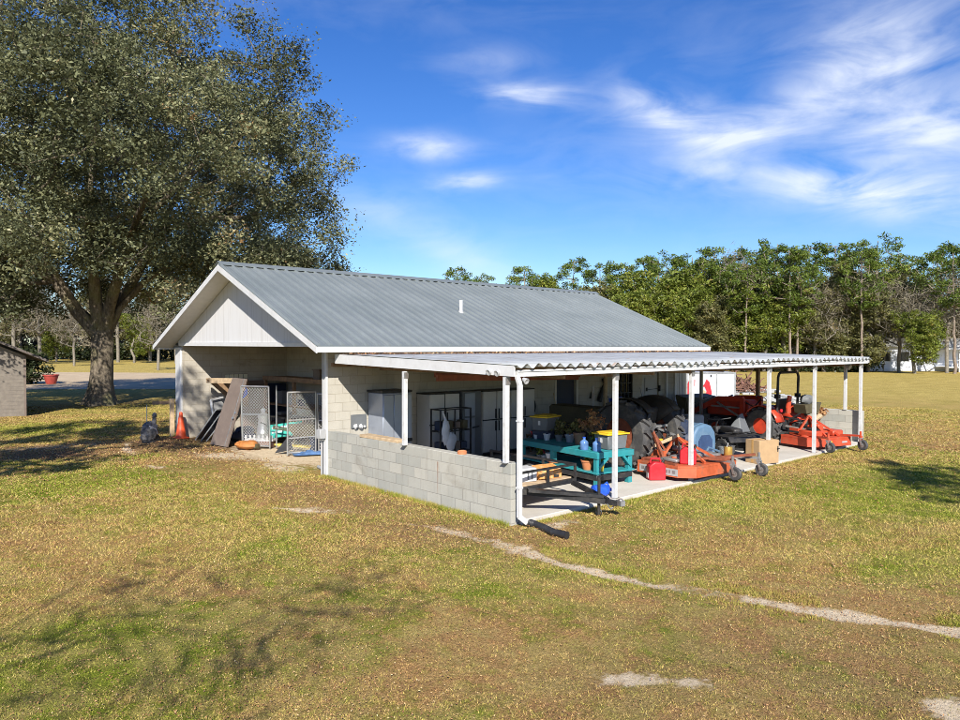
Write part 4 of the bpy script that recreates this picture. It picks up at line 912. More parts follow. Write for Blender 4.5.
b = MB(); b.bb(-.06, .02, -.025, .0, 0, 2.42); b.build('corner_board', browndoor, SHD)
b = MB(); b.bb(-2.1, -1.15, -.04, -.002, .05, 2.1); d = b.build('door', browndoor, SHD); b = MB(); b.bb(-1.15, -1.04, -.045, -.003, 0, 2.2); b.bb(-2.21, -2.1, -.045, -.003, 0, 2.2); b.bb(-2.21, -1.04, -.046, -.003, 2.2, 2.3); b.build('door_frame', wood, d)
# shrub and red planter by the driveway
SB = thing('shrub', 'dark rounded shrub beside the shed wall at the driveway', 'shrub', (2.4, 52.5, 0))
tp_ = in_ellipsoid(70, (0, 0, 1.3), (1.5, 1.5, 1.2), 91, .4); P, pr, R, en = skeleton([(0, 0, -.05), (0, 0, .3)], [-1, 0], tp_, 3, r0=.012); V, Fq = limbs(P, pr, R, 5); npmesh('stem', V, Fq, bark_g, SB)
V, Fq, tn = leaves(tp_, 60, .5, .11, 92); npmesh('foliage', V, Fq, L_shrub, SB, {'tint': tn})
PL = thing('red_planter', 'red tapered planter tub standing beside the dark shrub', 'planter', (3.7, 51.6, .02)); PL.scale = (.72, .72, .72)
b = MB(); b.lathe([(.42, 0), (.45, .03), (.68, .85), (.74, .85), (.74, .95), (.66, .95), (.60, .80), (.4, .75)], n=20); b.build('tub', M('planter_red', (.34, .05, .04), .6), PL); b = MB(); b.lathe([(.6, .78), (.3, .83), (0, .85)], n=16); b.build('soil', wood, PL)
# low rail fence beside the bay
FN = thing('fence_post', 'pale wooden fence post with short broken rails beside the open bay corner', 'fence post', (-.24, 15.1, 0))
b = MB(); b.bb(-.06, .06, -.06, .06, -.1, 1.22); b.build('post', wood_l, FN);
b = MB(); b.bar((-.02, .07, 1.1), (-.30, .9, 1.04), .03, .10); b.build('rail', wood, FN)
b = MB(); b.tube([(-.75, 15.9, -.05), (-.74, 15.95, 1.0)], .010); tag(b.build('thin_stake', steel), 'thin upright metal stake near the grey garden statue', 'stake')
# ------------------------------------------------------------------ things at the open bay
ST = thing('garden_statue', 'mottled grey lumpy garden statue with upright neck near the bay corner', 'statue', (-1.2, 14.2, 0), 20); ST.scale = (.72, .72, .85)
b = MB(); b.ball((0, 0, .42), (.34, .27, .33), 14, 9, .16, 3); b.ball((-.12, .02, .22), (.27, .25, .22), 12, 8, .16, 5); b.build('body', mottled, ST)
b = MB(); b.tube([(.16, 0, .55), (.22, 0, .74), (.22, 0, .90)], [.12, .085, .07], 10); b.ball((.23, -.01, .95), (.10, .09, .10), 10, 7); b.build('neck_and_head', mottled, ST)
b = MB(); b.tube([(-.2, -.24, .6), (.05, -.3, .5), (.2, -.22, .3)], .03, 7); b.box((-.1, -.26, .55), (.12, .04, .09), rz=15); b.build('white_trim', white, ST)
b = MB(); b.lathe([(.30, -.02), (.32, .02), (.28, .06), (.2, .10)], (0, 0, 0), 14); b.lathe([(.10, -.04), (.13, -.03), (.13, .03), (.10, .04)], (.26, -.12, .13), 12, RX(90)); b.build('base', blackm, ST)
CN = thing('traffic_cone', 'faded orange traffic cone standing in front of the bay side wall', 'cone', (-.16, 14.55, .0))
b = MB(); b.box((0, 0, .025), (.40, .40, .05)); b.build('base', conem, CN, bevel=.02); b = MB(); b.lathe([(.165, .05), (.155, .07), (.05, .80), (.035, .83), (.02, .80)], n=20); b.build('cone_body', conem, CN)
BD = thing('leaning_door', 'tall brown door leaning sideways at the mouth of the open bay', 'door', (.06, 12.15, 0))
e0, e1 = Vector((-.05, .52, 0)), Vector((.08, -.40, 0)); t0, t1 = Vector((.50, .18, 1.97)), Vector((.58, -.60, 1.95)); nrm = (t0-e0).cross(e1-e0).normalized()*-.045
b = MB(); vs = [e0, e1, t1, t0]; b.add(vs+[v-nrm for v in vs], [(0, 1, 2, 3), (7, 6, 5, 4), (0, 4, 5, 1), (1, 5, 6, 2), (2, 6, 7, 3), (3, 7, 4, 0)]); b.build('door_leaf', browndoor, BD, bevel=.004)
def onp(u, v, off=0): return (e0*(1-u)+e1*u)*(1-v)+(t0*(1-u)+t1*u)*v + nrm*off
b = MB(); b.bar(onp(.86, .0, .12), onp(.86, 1, .12), .012, .03); b.build('edge_strip', dsteel, BD)
b = MB(); b.tube([onp(.94, .42, 0), onp(.94, .42, 1.4)], [.03, .035], 10); b.tube([onp(.94, .50, 0), onp(.94, .50, .5)], .03, 10); b.build('lock', steel, BD)
# dark screens leaning to the left of the door
for i, (yo, xo, hh, lab) in enumerate([(13.9, .15, .95, 'dark blue framed screen leaning behind the traffic cone, outermost of three'), (13.62, .22, .85, 'dark framed screen leaning next to the brown door, middle of three'), (13.4, .3, .72, 'small dark framed screen nearest the brown door, innermost of three')]):
    q = thing('leaning_screen', lab, 'screen', (xo, yo, 0), 0, 'screens leaning beside the brown door')
    bt, tp2 = Vector((-.1, .0, 0)), Vector((.25, -.72+.1*i, hh)); ln_ = Vector((.55, .25, 0))
    b = MB(); n_ = (tp2-bt).cross(ln_).normalized()*.012; vs = [bt, bt+ln_, tp2+ln_, tp2]; b.add(vs+[v+n_ for v in vs], [(0, 1, 2, 3), (7, 6, 5, 4), (0, 4, 5, 1), (1, 5, 6, 2), (2, 6, 7, 3), (3, 7, 4, 0)]); b.build('panel', navy, q)
    b = MB(); b.bar(bt, tp2, .035); b.bar(tp2, tp2+ln_, .035); b.bar(bt, bt+ln_, .035); b.bar(bt+ln_, tp2+ln_, .035); b.build('frame', steel, q)
WP = thing('metal_sheet', 'crumpled whitish sheet metal panel leaning between screens and brown door', 'panel', (.75, 13.55, 0), 25)
b = MB(); b.prism([(-.25, 0), (.3, 0), (.33, 1.15), (.1, 1.32), (-.2, 1.25)], .03, Matrix(((1, 0, 0), (0, .26, -.96), (0, .96, .26)))); b.build('sheet_face', lgrey, WP); b = MB(); b.bar((-.22, .25, 1.22), (.3, .25, 1.28), .05); b.bar((-.24, .0, 0), (-.2, .25, 1.2), .04); b.build('rim', white, WP)
PLK = MB(); PLK.bar((.6, 14.4, 1.80), (.9, 12.2, 1.86), .05, .16); tag(PLK.build('top_plank', wood_l), 'pale plank lying level behind the top of the brown door', 'plank')
FB = thing('round_fan', 'blue round fan wheel hanging behind the top edge of the brown door', 'fan', (1.25, 13.35, 1.48), -45)
b = MB(); b.lathe([(.20, -.03), (.23, 0), (.20, .03), (.17, 0)], (0, 0, 0), 24, RX(90), True); b.build('rim', bluep, FB)
b = MB()
for q in range(5): b.box((0, 0, 0), (.34, .015, .08), rot=RY(36*q))
b.build('blade', bluep, FB); b = MB(); b.lathe([(.06, -.04), (.06, .04), (0, .05)], (0, 0, 0), 14, RX(90)); b.build('hub', white, FB)
TB = thing('brown_tarp_board', 'dark brown slanted board hung at the bay wall behind the blue wheel', 'board', (1.0, 14.2, 0))
b = MB(); b.prism([(-.5, 1.85), (.9, 1.80), (.9, .9), (.45, 1.0)], .03, Matrix(((1, 0, 0), (0, 0, 1), (0, 1, 0)))); b.build('board', wood, TB)
# chain link dog gates
wirem = M('chain_wire', (.34, .34, .335), .5, .2)
def chain(b, w, h, z0, pitch=.085, r=.0042):
    n = int((w+h)/pitch)+1
    for i in range(-n, n):
        for sg in (1, -1):
            x0 = i*pitch; p = []
            for zz in (0, h):
                p.append((x0+sg*zz if sg > 0 else x0+h-zz, zz))
            (xa, za), (xb, zb) = p; 
            if sg > 0:
                if xb < 0 or xa > w: continue
                if xa < 0: za -= xa; xa = 0
                if xb > w: zb -= xb-w; xb = w
            else:
                if xa < 0 or xb > w: continue
                if xa > w: za += xa-w; xa = w
                if xb < 0: zb += xb; xb = 0
            b.tube([(xa, 0, z0+za), (xb, 0, z0+zb)], r, 3, False)
def gate(lab, loc, rz, w, h, mids, tilt=0):
    g_ = thing('chain_link_gate', lab, 'gate', loc, rz, 'chain link gates at the open bay'); g_.rotation_euler.x = math.radians(tilt)
    b = MB(); b.tube([(0, 0, 0), (0, 0, h)], .024); b.tube([(w, 0, 0), (w, 0, h)], .024); b.tube([(0, 0, h), (w, 0, h)], .024); b.tube([(0, 0, .06), (w, 0, .06)], .024)
    b.build('frame', steel, g_)
    b = MB()
    for mz in mids: b.tube([(0, 0, mz), (w, 0, mz+.02)], .018)
    b.build('cross_bar', steel, g_)
    b = MB(); chain(b, w-.04, h-.1, .06); b.build('mesh', wirem, g_, smooth=False); return g_
gate('silver chain link gate panel standing beside the brown door', (.46, 11.42, .0), -57, .88, 1.76, [.95], 2)
gate('grey chain link gate panel standing nearest the garage corner', (.72, 9.20, .0), -14, .76, 1.68, [.93, .45], 1)
gate('folded chain link gate panel leaning half hidden behind the corner one', (1.55, 9.0, .0), -60, .6, 1.62, [.9], 3)
b = MB(); b.tube([(1.1, 10.6, 0), (1.1, 10.6, 1.78)], .022); tag(b.build('gate_post', steel), 'bare steel gate post between the two chain link gates', 'post')
# pumpkin-like orange bag, milk can, road sign, boards, tarp, bricks
OB = thing('orange_sack', 'lumpy orange plastic sack lying at the foot of the brown door', 'sack', (.42, 11.05, 0), -55); OB.scale = (.75, .75, .72)
b = MB(); b.ball((0, 0, .15), (.44, .26, .17), 16, 9, .09, 4); b.ball((.18, .02, .20), (.24, .21, .15), 14, 8, .12, 6); b.ball((-.22, -.02, .16), (.22, .22, .15), 14, 8, .16, 8); b.build('sack_body', M('orange_sack', (.40, .15, .035), .65, var=.35, dirt=(.22, .10, .04), dscale=5, damt=.6), OB)
b = MB(); b.ball((.42, -.02, .12), (.10, .13, .10), 9, 6, .25); b.build('dark_patch', olive, OB)
MC = thing('milk_can', 'silver milk can with knobbed lid standing behind the silver gate', 'milk can', (1.25, 11.75, .0))
b = MB(); b.lathe([(.19, 0), (.20, .02), (.20, .30), (.21, .32), (.19, .36), (.14, .72), (.155, .76), (.15, .80)], n=22); b.build('can_body', steel, MC)
b = MB(); b.lathe([(.165, .80), (.165, .84), (.08, .90), (.05, .92), (.07, .98), (.06, 1.04), (0, 1.06)], n=18); b.build('lid', steel, MC); b = MB(); b.tube([(-.14, -.12, .62), (-.17, -.2, .66), (-.02, -.25, .58), (.1, -.18, .5)], .012, 6); b.build('handle', blackm, MC)
WC = thing('white_crate', 'low white slatted crate on stacked bricks below the milk can', 'crate', (.95, 11.25, 0), -50)
b = MB(); b.box((0, 0, .20), (.85, .35, .05)); 
for q in range(7): b.box((-.39+.13*q, -.17, .28), (.05, .03, .12))
b.build('crate', white, WC); b = MB(); b.box((0, 0, .085), (.8, .3, .17)); b.build('brick_base', brickm, WC)
SG = thing('road_sign', 'teal green sign with white lettering leaning between the two gates', 'sign', (1.75, 11.3, 0), -32)
rs = RX(-38); b = MB(); b.box((0, 0, .42), (.98, .02, .46), rot=rs @ RY(-8)); b.build('sign_plate', M('sign_teal', (.03, .36, .30), .45, var=.08, dirt=(.3, .42, .38), damt=.25), SG, bevel=.004)
b = MB(); 
rrr = random.Random(3)
for row, zz in ((0, .10), (1, -.05)):
    xq = -.38
    while xq < .38:
        w = rrr.uniform(.035, .08)
        if rrr.random() < .82: b.box(Vector((0, 0, .42)) + (rs @ RY(-8)) @ Vector((xq, -.0125, zz)), (w, .004, .085 if row == 0 else .06), rot=rs @ RY(-8))
        xq += w+.018
b.build('lettering', white, SG, smooth=False); b = MB(); b.bar((-.3, .15, .02), (-.35, .0, .55), .04); b.bar((.35, .2, .02), (.3, .05, .5), .04); b.build('prop', blackm, SG)
b = MB(); b.bar((1.15, 10.7, .10), (1.5, 9.45, .13), .16, .05); tag(b.build('yellow_board', M('yellow_board', (.62, .48, .10), .6, var=.15)), 'yellow board lying on the ground below the teal sign', 'board')
b = MB(); b.prism([(0, 0), (.55, 0), (.5, .42)], .02, Matrix(((.6, 0, .8), (-.75, .25, .5), (.2, .97, 0))), (.62, 9.75, .0)); tag(b.build('black_sheet', blackm), 'black triangular plastic sheet beside the corner gate', 'sheet')
BT = thing('blue_tarp', 'crumpled blue tarp on the ground under the corner gate', 'tarp', (1.25, 8.95, 0), -20); BT.scale = (.8, .8, .7)
V, Fq = [], []
b = MB(); rg = random.Random(8); nxg, nyg = 16, 8
vs = [(-.55+1.1*i/(nxg-1)+rg.uniform(-.02, .02), -.25+.5*j/(nyg-1)+rg.uniform(-.02, .02), .02+.13*max(0, math.sin(PI*i/(nxg-1))*math.sin(PI*j/(nyg-1)))*rg.uniform(.4, 1.3)) for i in range(nxg) for j in range(nyg)]
b.add(vs, [(i*nyg+j, (i+1)*nyg+j, (i+1)*nyg+j+1, i*nyg+j+1) for i in range(nxg-1) for j in range(nyg-1)]); b.build('tarp', M('tarp_blue', (.08, .16, .33), .5, var=.5), BT)
BK = thing('brick_stack', 'stack of old red bricks behind the corner gate', 'brick stack', (2.2, 8.1, 0), -10)
b = MB(); rg = random.Random(4)
for lv in range(13):
    for q in range(6): b.box((-.02+rg.uniform(-.01, .01)-.18, -1.0+.22*q+.05*(lv % 2), .06+.072*lv*1.6), (.36, .20, .10), rz=rg.uniform(-3, 3))
b.build('bricks', M('brick_red', (.20, .085, .065), .9, var=.45, scale=4), BK, bevel=.006)
b = MB(); b.tube([(.35, 6.3, .95), (.25, 6.45, .6), (.3, 6.6, .02)], .05, 9); b.tube([(.3, 6.6, .02), (.4, 7.0, .015)], .04, 8); tag(b.build('grey_pipe', lgrey), 'bent grey pipe against the bay side of the garage corner', 'pipe')

# ------------------------------------------------------------------ inside the lean-to
FR = thing('refrigerator', 'blue grey refrigerator with black trim against the sunlit part of the garage wall', 'refrigerator', (1.44, 5.54, .045))
b = MB(); b.bb(-.38, .42, -.30, .32, .04, 1.80); b.build('cabinet', fridgem, FR, bevel=.02)
b = MB(); b.bb(-.385, -.10, -.335, -.302, .72, 1.76); b.bb(-.385, -.10, -.335, -.302, .08, .64); b.build('narrow_door', fridgem, FR, bevel=.012)
b = MB(); b.bb(-.09, .42, -.337, -.302, .72, 1.76); b.bb(-.09, .42, -.337, -.302, .08, .64); b.build('wide_door', fridgem, FR, bevel=.012)
b = MB(); b.bb(-.40, .44, -.31, .33, 1.80, 1.85); b.bb(-.39, .43, -.332, -.30, .645, .715); b.build('black_trim', black, FR)
def cabinet(x, w, lab, split=.95, hgt=1.72):
    c_ = thing('storage_cabinet', lab, 'cabinet', (x, 5.6, .045), 0, 'grey storage cabinets along the garage wall')
    cabm = M('cabinet_grey', (.55, .54, .52), .5, var=.05); b = MB(); b.bb(0, w, -.24, .26, .05, hgt-.03); b.build('carcass', cabm, c_); b = MB(); b.bb(-.01, w+.01, -.255, .27, hgt-.03, hgt); b.bb(0, w, -.25, -.241, .05, .11); b.bb(0, w, -.25, -.241, split-.014, split+.014); b.bb(w/2-.012, w/2+.012, -.25, -.241, .1, hgt-.03); b.build('black_seam', black, c_)
    for i in range(2):
        for (z0, z1) in ((.12, split-.015), (split+.015, hgt-.03)):
            x0 = .015+i*(w/2); b = MB(); b.bb(x0, x0+w/2-.03, -.262, -.242, z0, z1); d_ = b.build('door', cabm, c_, bevel=.004)
            b = MB(); hx = w/2+(-.06 if i == 0 else .06); zc = (split+.16 if z0 > .5 else split-.16); b.bar((hx, -.285, zc-.13), (hx, -.285, zc+.13), .022); b.build('handle', blackm, d_)
    return c_
cabinet(2.50, .95, 'grey two door storage cabinet behind the wire rack with hanging bag')
cabinet(4.25, .98, 'grey storage cabinet with black handles left of the corner post, nearer one'); cabinet(5.26, .92, 'grey storage cabinet with black handles mostly behind the corner post')
TC = thing('tall_locker', 'narrow pale locker with dark frame between two grey storage cabinets', 'locker', (3.55, 5.6, .045))
b = MB(); b.bb(0, .62, -.26, .26, .0, 1.72); b.build('carcass', grey, TC); b = MB(); b.bb(.06, .40, -.28, -.262, .08, 1.05); b.bb(.06, .40, -.28, -.262, 1.10, 1.68); b.build('door_panel', fridgem, TC, bevel=.004); b = MB(); b.bar((.30, -.30, .80), (.52, -.30, .82), .03); b.build('handle', blackm, TC)
RK = thing('wire_rack', 'black metal rack with hanging plastic bag in front of the grey cabinets', 'rack', (2.35, 4.75, .045))
b = MB()
for xx in (0, .45, .95):
    for yy in (0, .35): b.bar((xx, yy, 0), (xx, yy, 1.38), .03)
for zz in (.35, .85, 1.37):
    b.bar((0, 0, zz), (.95, 0, zz), .025); b.bar((0, .35, zz), (.95, .35, zz), .025); b.bar((0, 0, zz), (0, .35, zz), .025); b.bar((.95, 0, zz), (.95, .35, zz), .025)
b.build('frame', black, RK)
b = MB(); rg = random.Random(6)
for zz in (.36, .86):
    for q in range(4): b = MB(); b.box((.13+.23*q, .17, zz+.12), (.16, .22, rg.uniform(.12, .24)), rz=rg.uniform(-12, 12)); b.build('stored_item', rg.choice([olive, grey, browndoor, navy]), RK)
b = MB(); b.ball((.10, -.08, .85), (.12, .05, .30), 12, 10, .12, 4); b.ball((.25, -.09, .62), (.16, .05, .22), 12, 8, .15, 9); b.tube([(.12, -.05, 1.1), (.05, -.02, 1.36)], [.04, .015], 7); tag(b.build('plastic_bag', M('plastic_bag', (.50, .52, .56), .35, var=.15)), 'whitish plastic bag hanging on the black rack', 'bag')
bpy.data.objects['plastic_bag'].location = (2.35, 4.75, .045)
# lumber carried on the rafters
for i, (p0, p1, lab) in enumerate([((1.0, 3.2, 2.27), (5.9, 3.55, 2.14), 'long red brown board hung under the rafters, front one'), ((1.9, 4.4, 2.28), (7.1, 4.5, 2.14), 'long red brown board hung under the rafters, rear one'), ((2.6, 2.6, 2.36), (6.6, 2.9, 2.30), 'thin dark board hung highest under the rafters')]):
    b = MB(); b.bar(p0, p1, .05, .13 if i < 2 else .05); tag(b.build('board', redwood), lab, 'board', 'boards hung under the lean-to rafters')
    for f in (.2, .8):
        q = Vector(p0).lerp(Vector(p1), f)
        b = MB(); b.bar(q, (q.x, q.y, 2.46), .02); h_ = b.build('hanger', blackm); h_.parent = bpy.data.objects['board' if i == 0 else f'board.{i:03d}']
def tyre(b, w, r, rin, n=28, c=(0, 0, 0), lug=0, lugs=20):
    Mx = RY(90)
    prof = [(rin, -w*.42), (r*.80, -w*.5), (r*.93, -w*.49), (r*.985, -w*.38), (r, -w*.2), (r, w*.2), (r*.985, w*.38), (r*.93, w*.49), (r*.80, w*.5), (rin, w*.42), (rin*.97, 0)]
    b.lathe(prof, c, n, Mx, True)
    if lug:
        for i in range(lugs):
            for sg in (1, -1):
                a = 2*PI*(i+(.5 if sg > 0 else 0))/lugs; R_ = RX(math.degrees(a))
                b.box(Vector(c)+R_ @ Vector((sg*w*.24, 0, r+lug*.35)), (w*.56, .055*r/.6, lug*1.5), rot=R_ @ RZ(sg*38))
def rim(b, w, rin, c=(0, 0, 0), off=0):
    b.lathe([(rin*.985, -w*.40), (rin*.9, -w*.36), (rin*.82, -w*.12+off), (rin*.35, -w*.16+off), (rin*.30, -w*.26+off), (.0, -w*.26+off)], c, 22, RY(90)); b.lathe([(0, w*.26), (rin*.3, w*.26), (rin*.82, w*.12), (rin*.985, w*.40)], c, 22, RY(90))
WT = thing('hanging_tyre', 'spare tyre on a pale steel wheel hung on the garage wall beside the corner post', 'tyre', (6.25, 5.72, 1.22), 90)
b = MB(); tyre(b, .18, .32, .20); b.build('tyre', rubber, WT); b = MB(); rim(b, .18, .20); b.build('rim', steel, WT)
CH = thing('folding_chair', 'brown wooden folding chair under the hung spare tyre', 'chair', (6.05, 5.3, .045), -10)
b = MB(); b.box((0, 0, .45), (.42, .40, .03)); b.build('seat', wood, CH); b = MB(); b.box((0, .2, .78), (.40, .02, .22), rot=RX(-8)); b.build('backrest', wood, CH)
for sx in (-1, 1):
    b = MB(); b.bar((sx*.19, -.2, 0), (sx*.19, .22, .9), .03); b.build('leg', wood, CH); b = MB(); b.bar((sx*.17, .22, 0), (sx*.17, -.18, .45), .03); b.build('leg', wood, CH)
# tools on the wall
TLW = thing('leaf_blower', 'black leaf blower hung slanting on the garage wall left of the barred window', 'leaf blower', (9.75, 5.82, 1.2))
b = MB(); b.tube([(-.12, 0, .0), (.05, 0, .38), (.10, 0, .52)], [.075, .06, .03], 10); b.build('tube', blackm, TLW); b = MB(); b.box((.14, 0, .62), (.10, .08, .20), rot=RY(-25)); b.tube([(.02, -.04, .6), (.22, -.04, .7)], .02); b.build('motor', blackm, TLW); b = MB(); b.bar((.2, 0, .2), (.28, 0, .1), .05); b.bar((.1, 0, .2), (.25, 0, .22), .025); b.build('strap', blackm, TLW)
HK = thing('wall_bracket', 'small black bracket with hook on the garage wall beside the wood post', 'bracket', (9.3, 5.87, 1.3))
b = MB(); b.prism([(-.08, 0), (.1, 0), (0, .25)], .03, Matrix(((1, 0, 0), (0, 0, -1), (0, 1, 0)))); b.build('plate', black, HK); b = MB(); b.tube([(0, -.03, .05), (0, -.12, .03), (0, -.12, .1)], .012); b.build('hook', steel, HK)
# ---- potting bench
BN = thing('teal_bench', 'teal painted potting bench crowded with pots behind the utility trailer', 'bench', (3.33, .87, .045), -8)
b = MB()
for i in range(5): b.bb(.005+.205*i, .195+.205*i, 0.002, 2.65, .67, .705)
b.build('tabletop', teal, BN, bevel=.004)
b = MB(); b.bb(-.02, 1.05, -.022, .0, .58, .705); b.bb(-.02, 0, .0, 2.65, .58, .705); b.bb(1.03, 1.05, .0, 2.65, .58, .705); b.build('apron', teal, BN, bevel=.003)
for (lx_, ly_) in ((.06, .06), (.97, .06), (.06, 1.45), (.97, 1.45), (.06, 2.58), (.97, 2.58)):
    b = MB(); b.bb(lx_-.055, lx_+.055, ly_-.055, ly_+.055, 0, .67); b.build('leg', teal, BN, bevel=.005)
b = MB(); b.bb(-.03, 1.06, -.03, 2.65, .26, .295); b.build('lower_shelf', teal, BN, bevel=.004)
b = MB(); b.bar((.06, .0, .40), (.30, .0, .58), .05); b.build('brace', teal, BN); b = MB(); b.bar((.97, .0, .36), (.75, .0, .58), .05); b.build('brace', teal, BN); b = MB(); b.bar((.97, .06, .35), (.97, .35, .6), .05); b.build('brace', teal, BN)
b = MB(); b.bb(.0, 1.03, 0, 2.6, .12, .24); tag(b.build('black_crate', black, bevel=.01), 'long flat black crate pushed under the teal bench shelf', 'crate'); o = bpy.data.objects['black_crate']; o.location = (3.33, .87, .045); o.rotation_euler = (0, 0, math.radians(-8))
def onb(u, v, z=.705): 
    a = math.radians(-8); return (3.33+u*math.cos(a)-v*math.sin(a), .87+u*math.sin(a)+v*math.cos(a), .045+z)
def pot(name, lab, u, v, z, r, h, mat, cat='pot', plant=None, pseed=0, grp=None):
    t_ = thing(name, lab, cat, onb(u, v, z), 0, grp)
    b = MB(); b.lathe([(r*.68, 0), (r*.70, .005), (r*.97, h*.85), (r*1.06, h*.85), (r*1.06, h), (r*.94, h), (r*.9, h*.86), (0, h*.84)], n=18); b.build('pot', mat, t_)
    if plant:
        pts = in_ellipsoid(8, (0, 0, h+plant*.45), (plant*.4, plant*.4, plant*.5), pseed, .6)
        b = MB()
        for q in pts: b.tube([(0, 0, h*.8), (q[0]*.5, q[1]*.5, h+(q[2]-h)*.6), tuple(q)], .005, 4, False)
        b.build('stem', wood, t_); V, Fq, tn = leaves(pts, 16, plant*.25, .035, pseed+1); npmesh('leaves', V, Fq, L_hard if plant < .31 else L_olive, t_, {'tint': tn})
    return t_
pot('flower_pot', 'tiny white cup at the far left end of the teal bench', .35, 2.45, .705, .05, .10, white); pot('flower_pot', 'white round pot on the far part of the teal bench', .42, 2.12, .705, .085, .15, white)
pot('flower_pot', 'dark pot with straggly plant mid way along the teal bench', .55, 1.85, .705, .09, .14, grey, plant=.34, pseed=4); pot('flower_pot', 'blue grey pot with dried plant mid way along the teal bench', .62, 1.55, .705, .11, .18, fridgem, plant=.36, pseed=7)
pot('flower_pot', 'brown clay pot with spiky plant near the middle of the teal bench', .60, 1.20, .705, .14, .26, M('brown_clay', (.22, .12, .08), .8), plant=.40, pseed=11); pot('flower_pot', 'black nursery pot with green plant at the back of the teal bench', .85, 2.2, .705, .10, .17, blackm, plant=.32, pseed=13)
pot('flower_pot', 'small dark pot right behind the blue water jugs', .62, .72, .705, .07, .13, blackm, plant=.25, pseed=21)
pot('flower_pot', 'white pot in a terracotta saucer on the lower shelf', .10, 1.62, .295, .10, .20, white); pot('flower_pot', 'round orange clay pot on the lower bench shelf by the corner leg', .12, .42, .295, .13, .20, terra, plant=.16, pseed=31)
pot('flower_pot', 'small yellow pot on the lower bench shelf right of the corner leg', .22, .12, .295, .075, .15, yellow, plant=.16, pseed=33); pot('flower_pot', 'little green plant pot on the lower shelf far from the corner', .12, 2.0, .295, .08, .12, grey, plant=.22, pseed=36)
pot('flower_pot', 'pale stone pot on the lower shelf beside the white pot', .12, 1.85, .295, .07, .12, lgrey); b = MB(); b.lathe([(.12, 0), (.16, .03), (.15, .04), (.11, .02)], onb(.10, 1.45, .295), 18); tag(b.build('saucer', terra), 'terracotta saucer on the lower bench shelf', 'saucer')
for (u, v, lab) in ((.10, .50, 'blue translucent water jug on the bench corner, left one of two'), (.20, .22, 'blue translucent water jug on the bench corner, right one of two')):
    t_ = thing('water_jug', lab, 'jug', onb(u, v), 0, 'blue water jugs on the bench corner'); b = MB(); b.lathe([(.08, 0), (.092, .02), (.088, .06), (.094, .08), (.088, .12), (.094, .14), (.08, .18), (.03, .215), (.03, .25)], n=18)
    b.build('jug_body', M('jug_blue', (.10, .20, .42), .2, var=.35), t_); b = MB(); b.lathe([(.034, .25), (.034, .27), (0, .272)], n=12); b.build('cap', bluep, t_)
def tote(lab, loc, rz, s=1):
    t_ = thing('storage_tote', lab, 'tote', loc, rz, 'grey totes with yellow lids'); w, d_, h = .56*s, .42*s, .30*s
    b = MB(); p0 = [(-w*.44, -d_*.44), (w*.44, -d_*.44), (w*.44, d_*.44), (-w*.44, d_*.44)]; p1 = [(-w/2, -d_/2), (w/2, -d_/2), (w/2, d_/2), (-w/2, d_/2)]
    b.add([(x, y, 0) for x, y in p0]+[(x, y, h) for x, y in p1], [(3, 2, 1, 0), (4, 5, 6, 7)]+[(i, (i+1) % 4, 4+(i+1) % 4, 4+i) for i in range(4)]); b.build('tub', grey, t_, bevel=.02)
    b = MB(); b.box((0, 0, h+.012), (w*1.12, d_*1.12, .035)); b.box((0, 0, h+.04), (w*.8, d_*.8, .025)); b.build('lid', yellow, t_, bevel=.012, seg=2)
    b = MB(); b.box((-w*.47-.01, 0, h*.6), (.012, .06, .10)); b.build('tag', white, t_); return t_
tote('grey storage tote with yellow lid on the near right end of the teal bench', onb(.72, .34), -8, 1.05)
tote('dark storage tote with yellow lid on the far shaded end of the teal bench', onb(.62, 2.42, .90), 12, 1.05); b = MB(); b.box((0, 0, .095), (.5, .42, .19)); o = b.build('dark_bin', navy, bevel=.01); o.location = onb(.62, 2.42, .706); o.rotation_euler.z = math.radians(12); tag(o, 'dark blue bin under the far yellow lidded tote', 'bin')
DP = thing('dried_plant', 'dried brown flower arrangement behind the near yellow lidded tote', 'dried plant', onb(.75, .95)); pts = in_ellipsoid(46, (0, 0, .50), (.30, .30, .26), 44, .5)
b = MB(); b.lathe([(.09, 0), (.12, .2), (.11, .21), (0, .2)], n=14); b.build('pot', blackm, DP); b = MB()
for q in pts: b.tube([(0, 0, .18), tuple(q)], .005, 4, False)
b.build('stems', wood, DP); V, Fq, tn = leaves(pts, 10, .07, .035, 45); npmesh('dry_heads', V, Fq, leaf_l, DP, {'tint': tn})
# ---- utility trailer
TR = thing('utility_trailer', 'small black utility trailer with rail sides parked inside the corner post', 'trailer', (1.2, .3, .045))
b = MB(); b.bb(-.8, .78, -.03, .05, .36, .44); b.bb(-.8, -.74, 0, 2.3, .36, .44); b.bb(.72, .78, 0, 2.3, .36, .44); b.bb(-.8, .78, 2.25, 2.3, .36, .44); b.bb(-.8, .78, 1.1, 1.15, .36, .43); b.build('frame', black, TR)
b = MB(); b.bb(-.74, .72, .05, 2.25, .43, .46); b.build('deck', wood_l, TR)
b = MB(); b.bb(-.8, .78, -.03, .01, .68, .72); b.bb(-.8, -.76, 0, 2.3, .68, .72); b.bb(.74, .78, 0, 2.3, .68, .72)
for xx in (-.78, .02, .76): b.bb(xx-.022, xx+.022, -.03, .01, .44, .68)
for xx in (-.78, .76):
    for yy in (.8, 1.5, 2.27): b.bb(xx-.02, xx+.02, yy-.02, yy+.02, .44, .68)
b.build('rail', black, TR)
cp = Vector((.42, -1.05, .22)); b = MB(); b.bar((-.62, .0, .37), cp+Vector((-.04, .05, 0)), .06, .09); b.bar((.70, .0, .37), cp+Vector((.05, .05, 0)), .06, .09); b.bar(cp+Vector((0, .3, 0)), cp+Vector((.06, -.14, -.02)), .09, .08); b.build('tongue', black, TR)
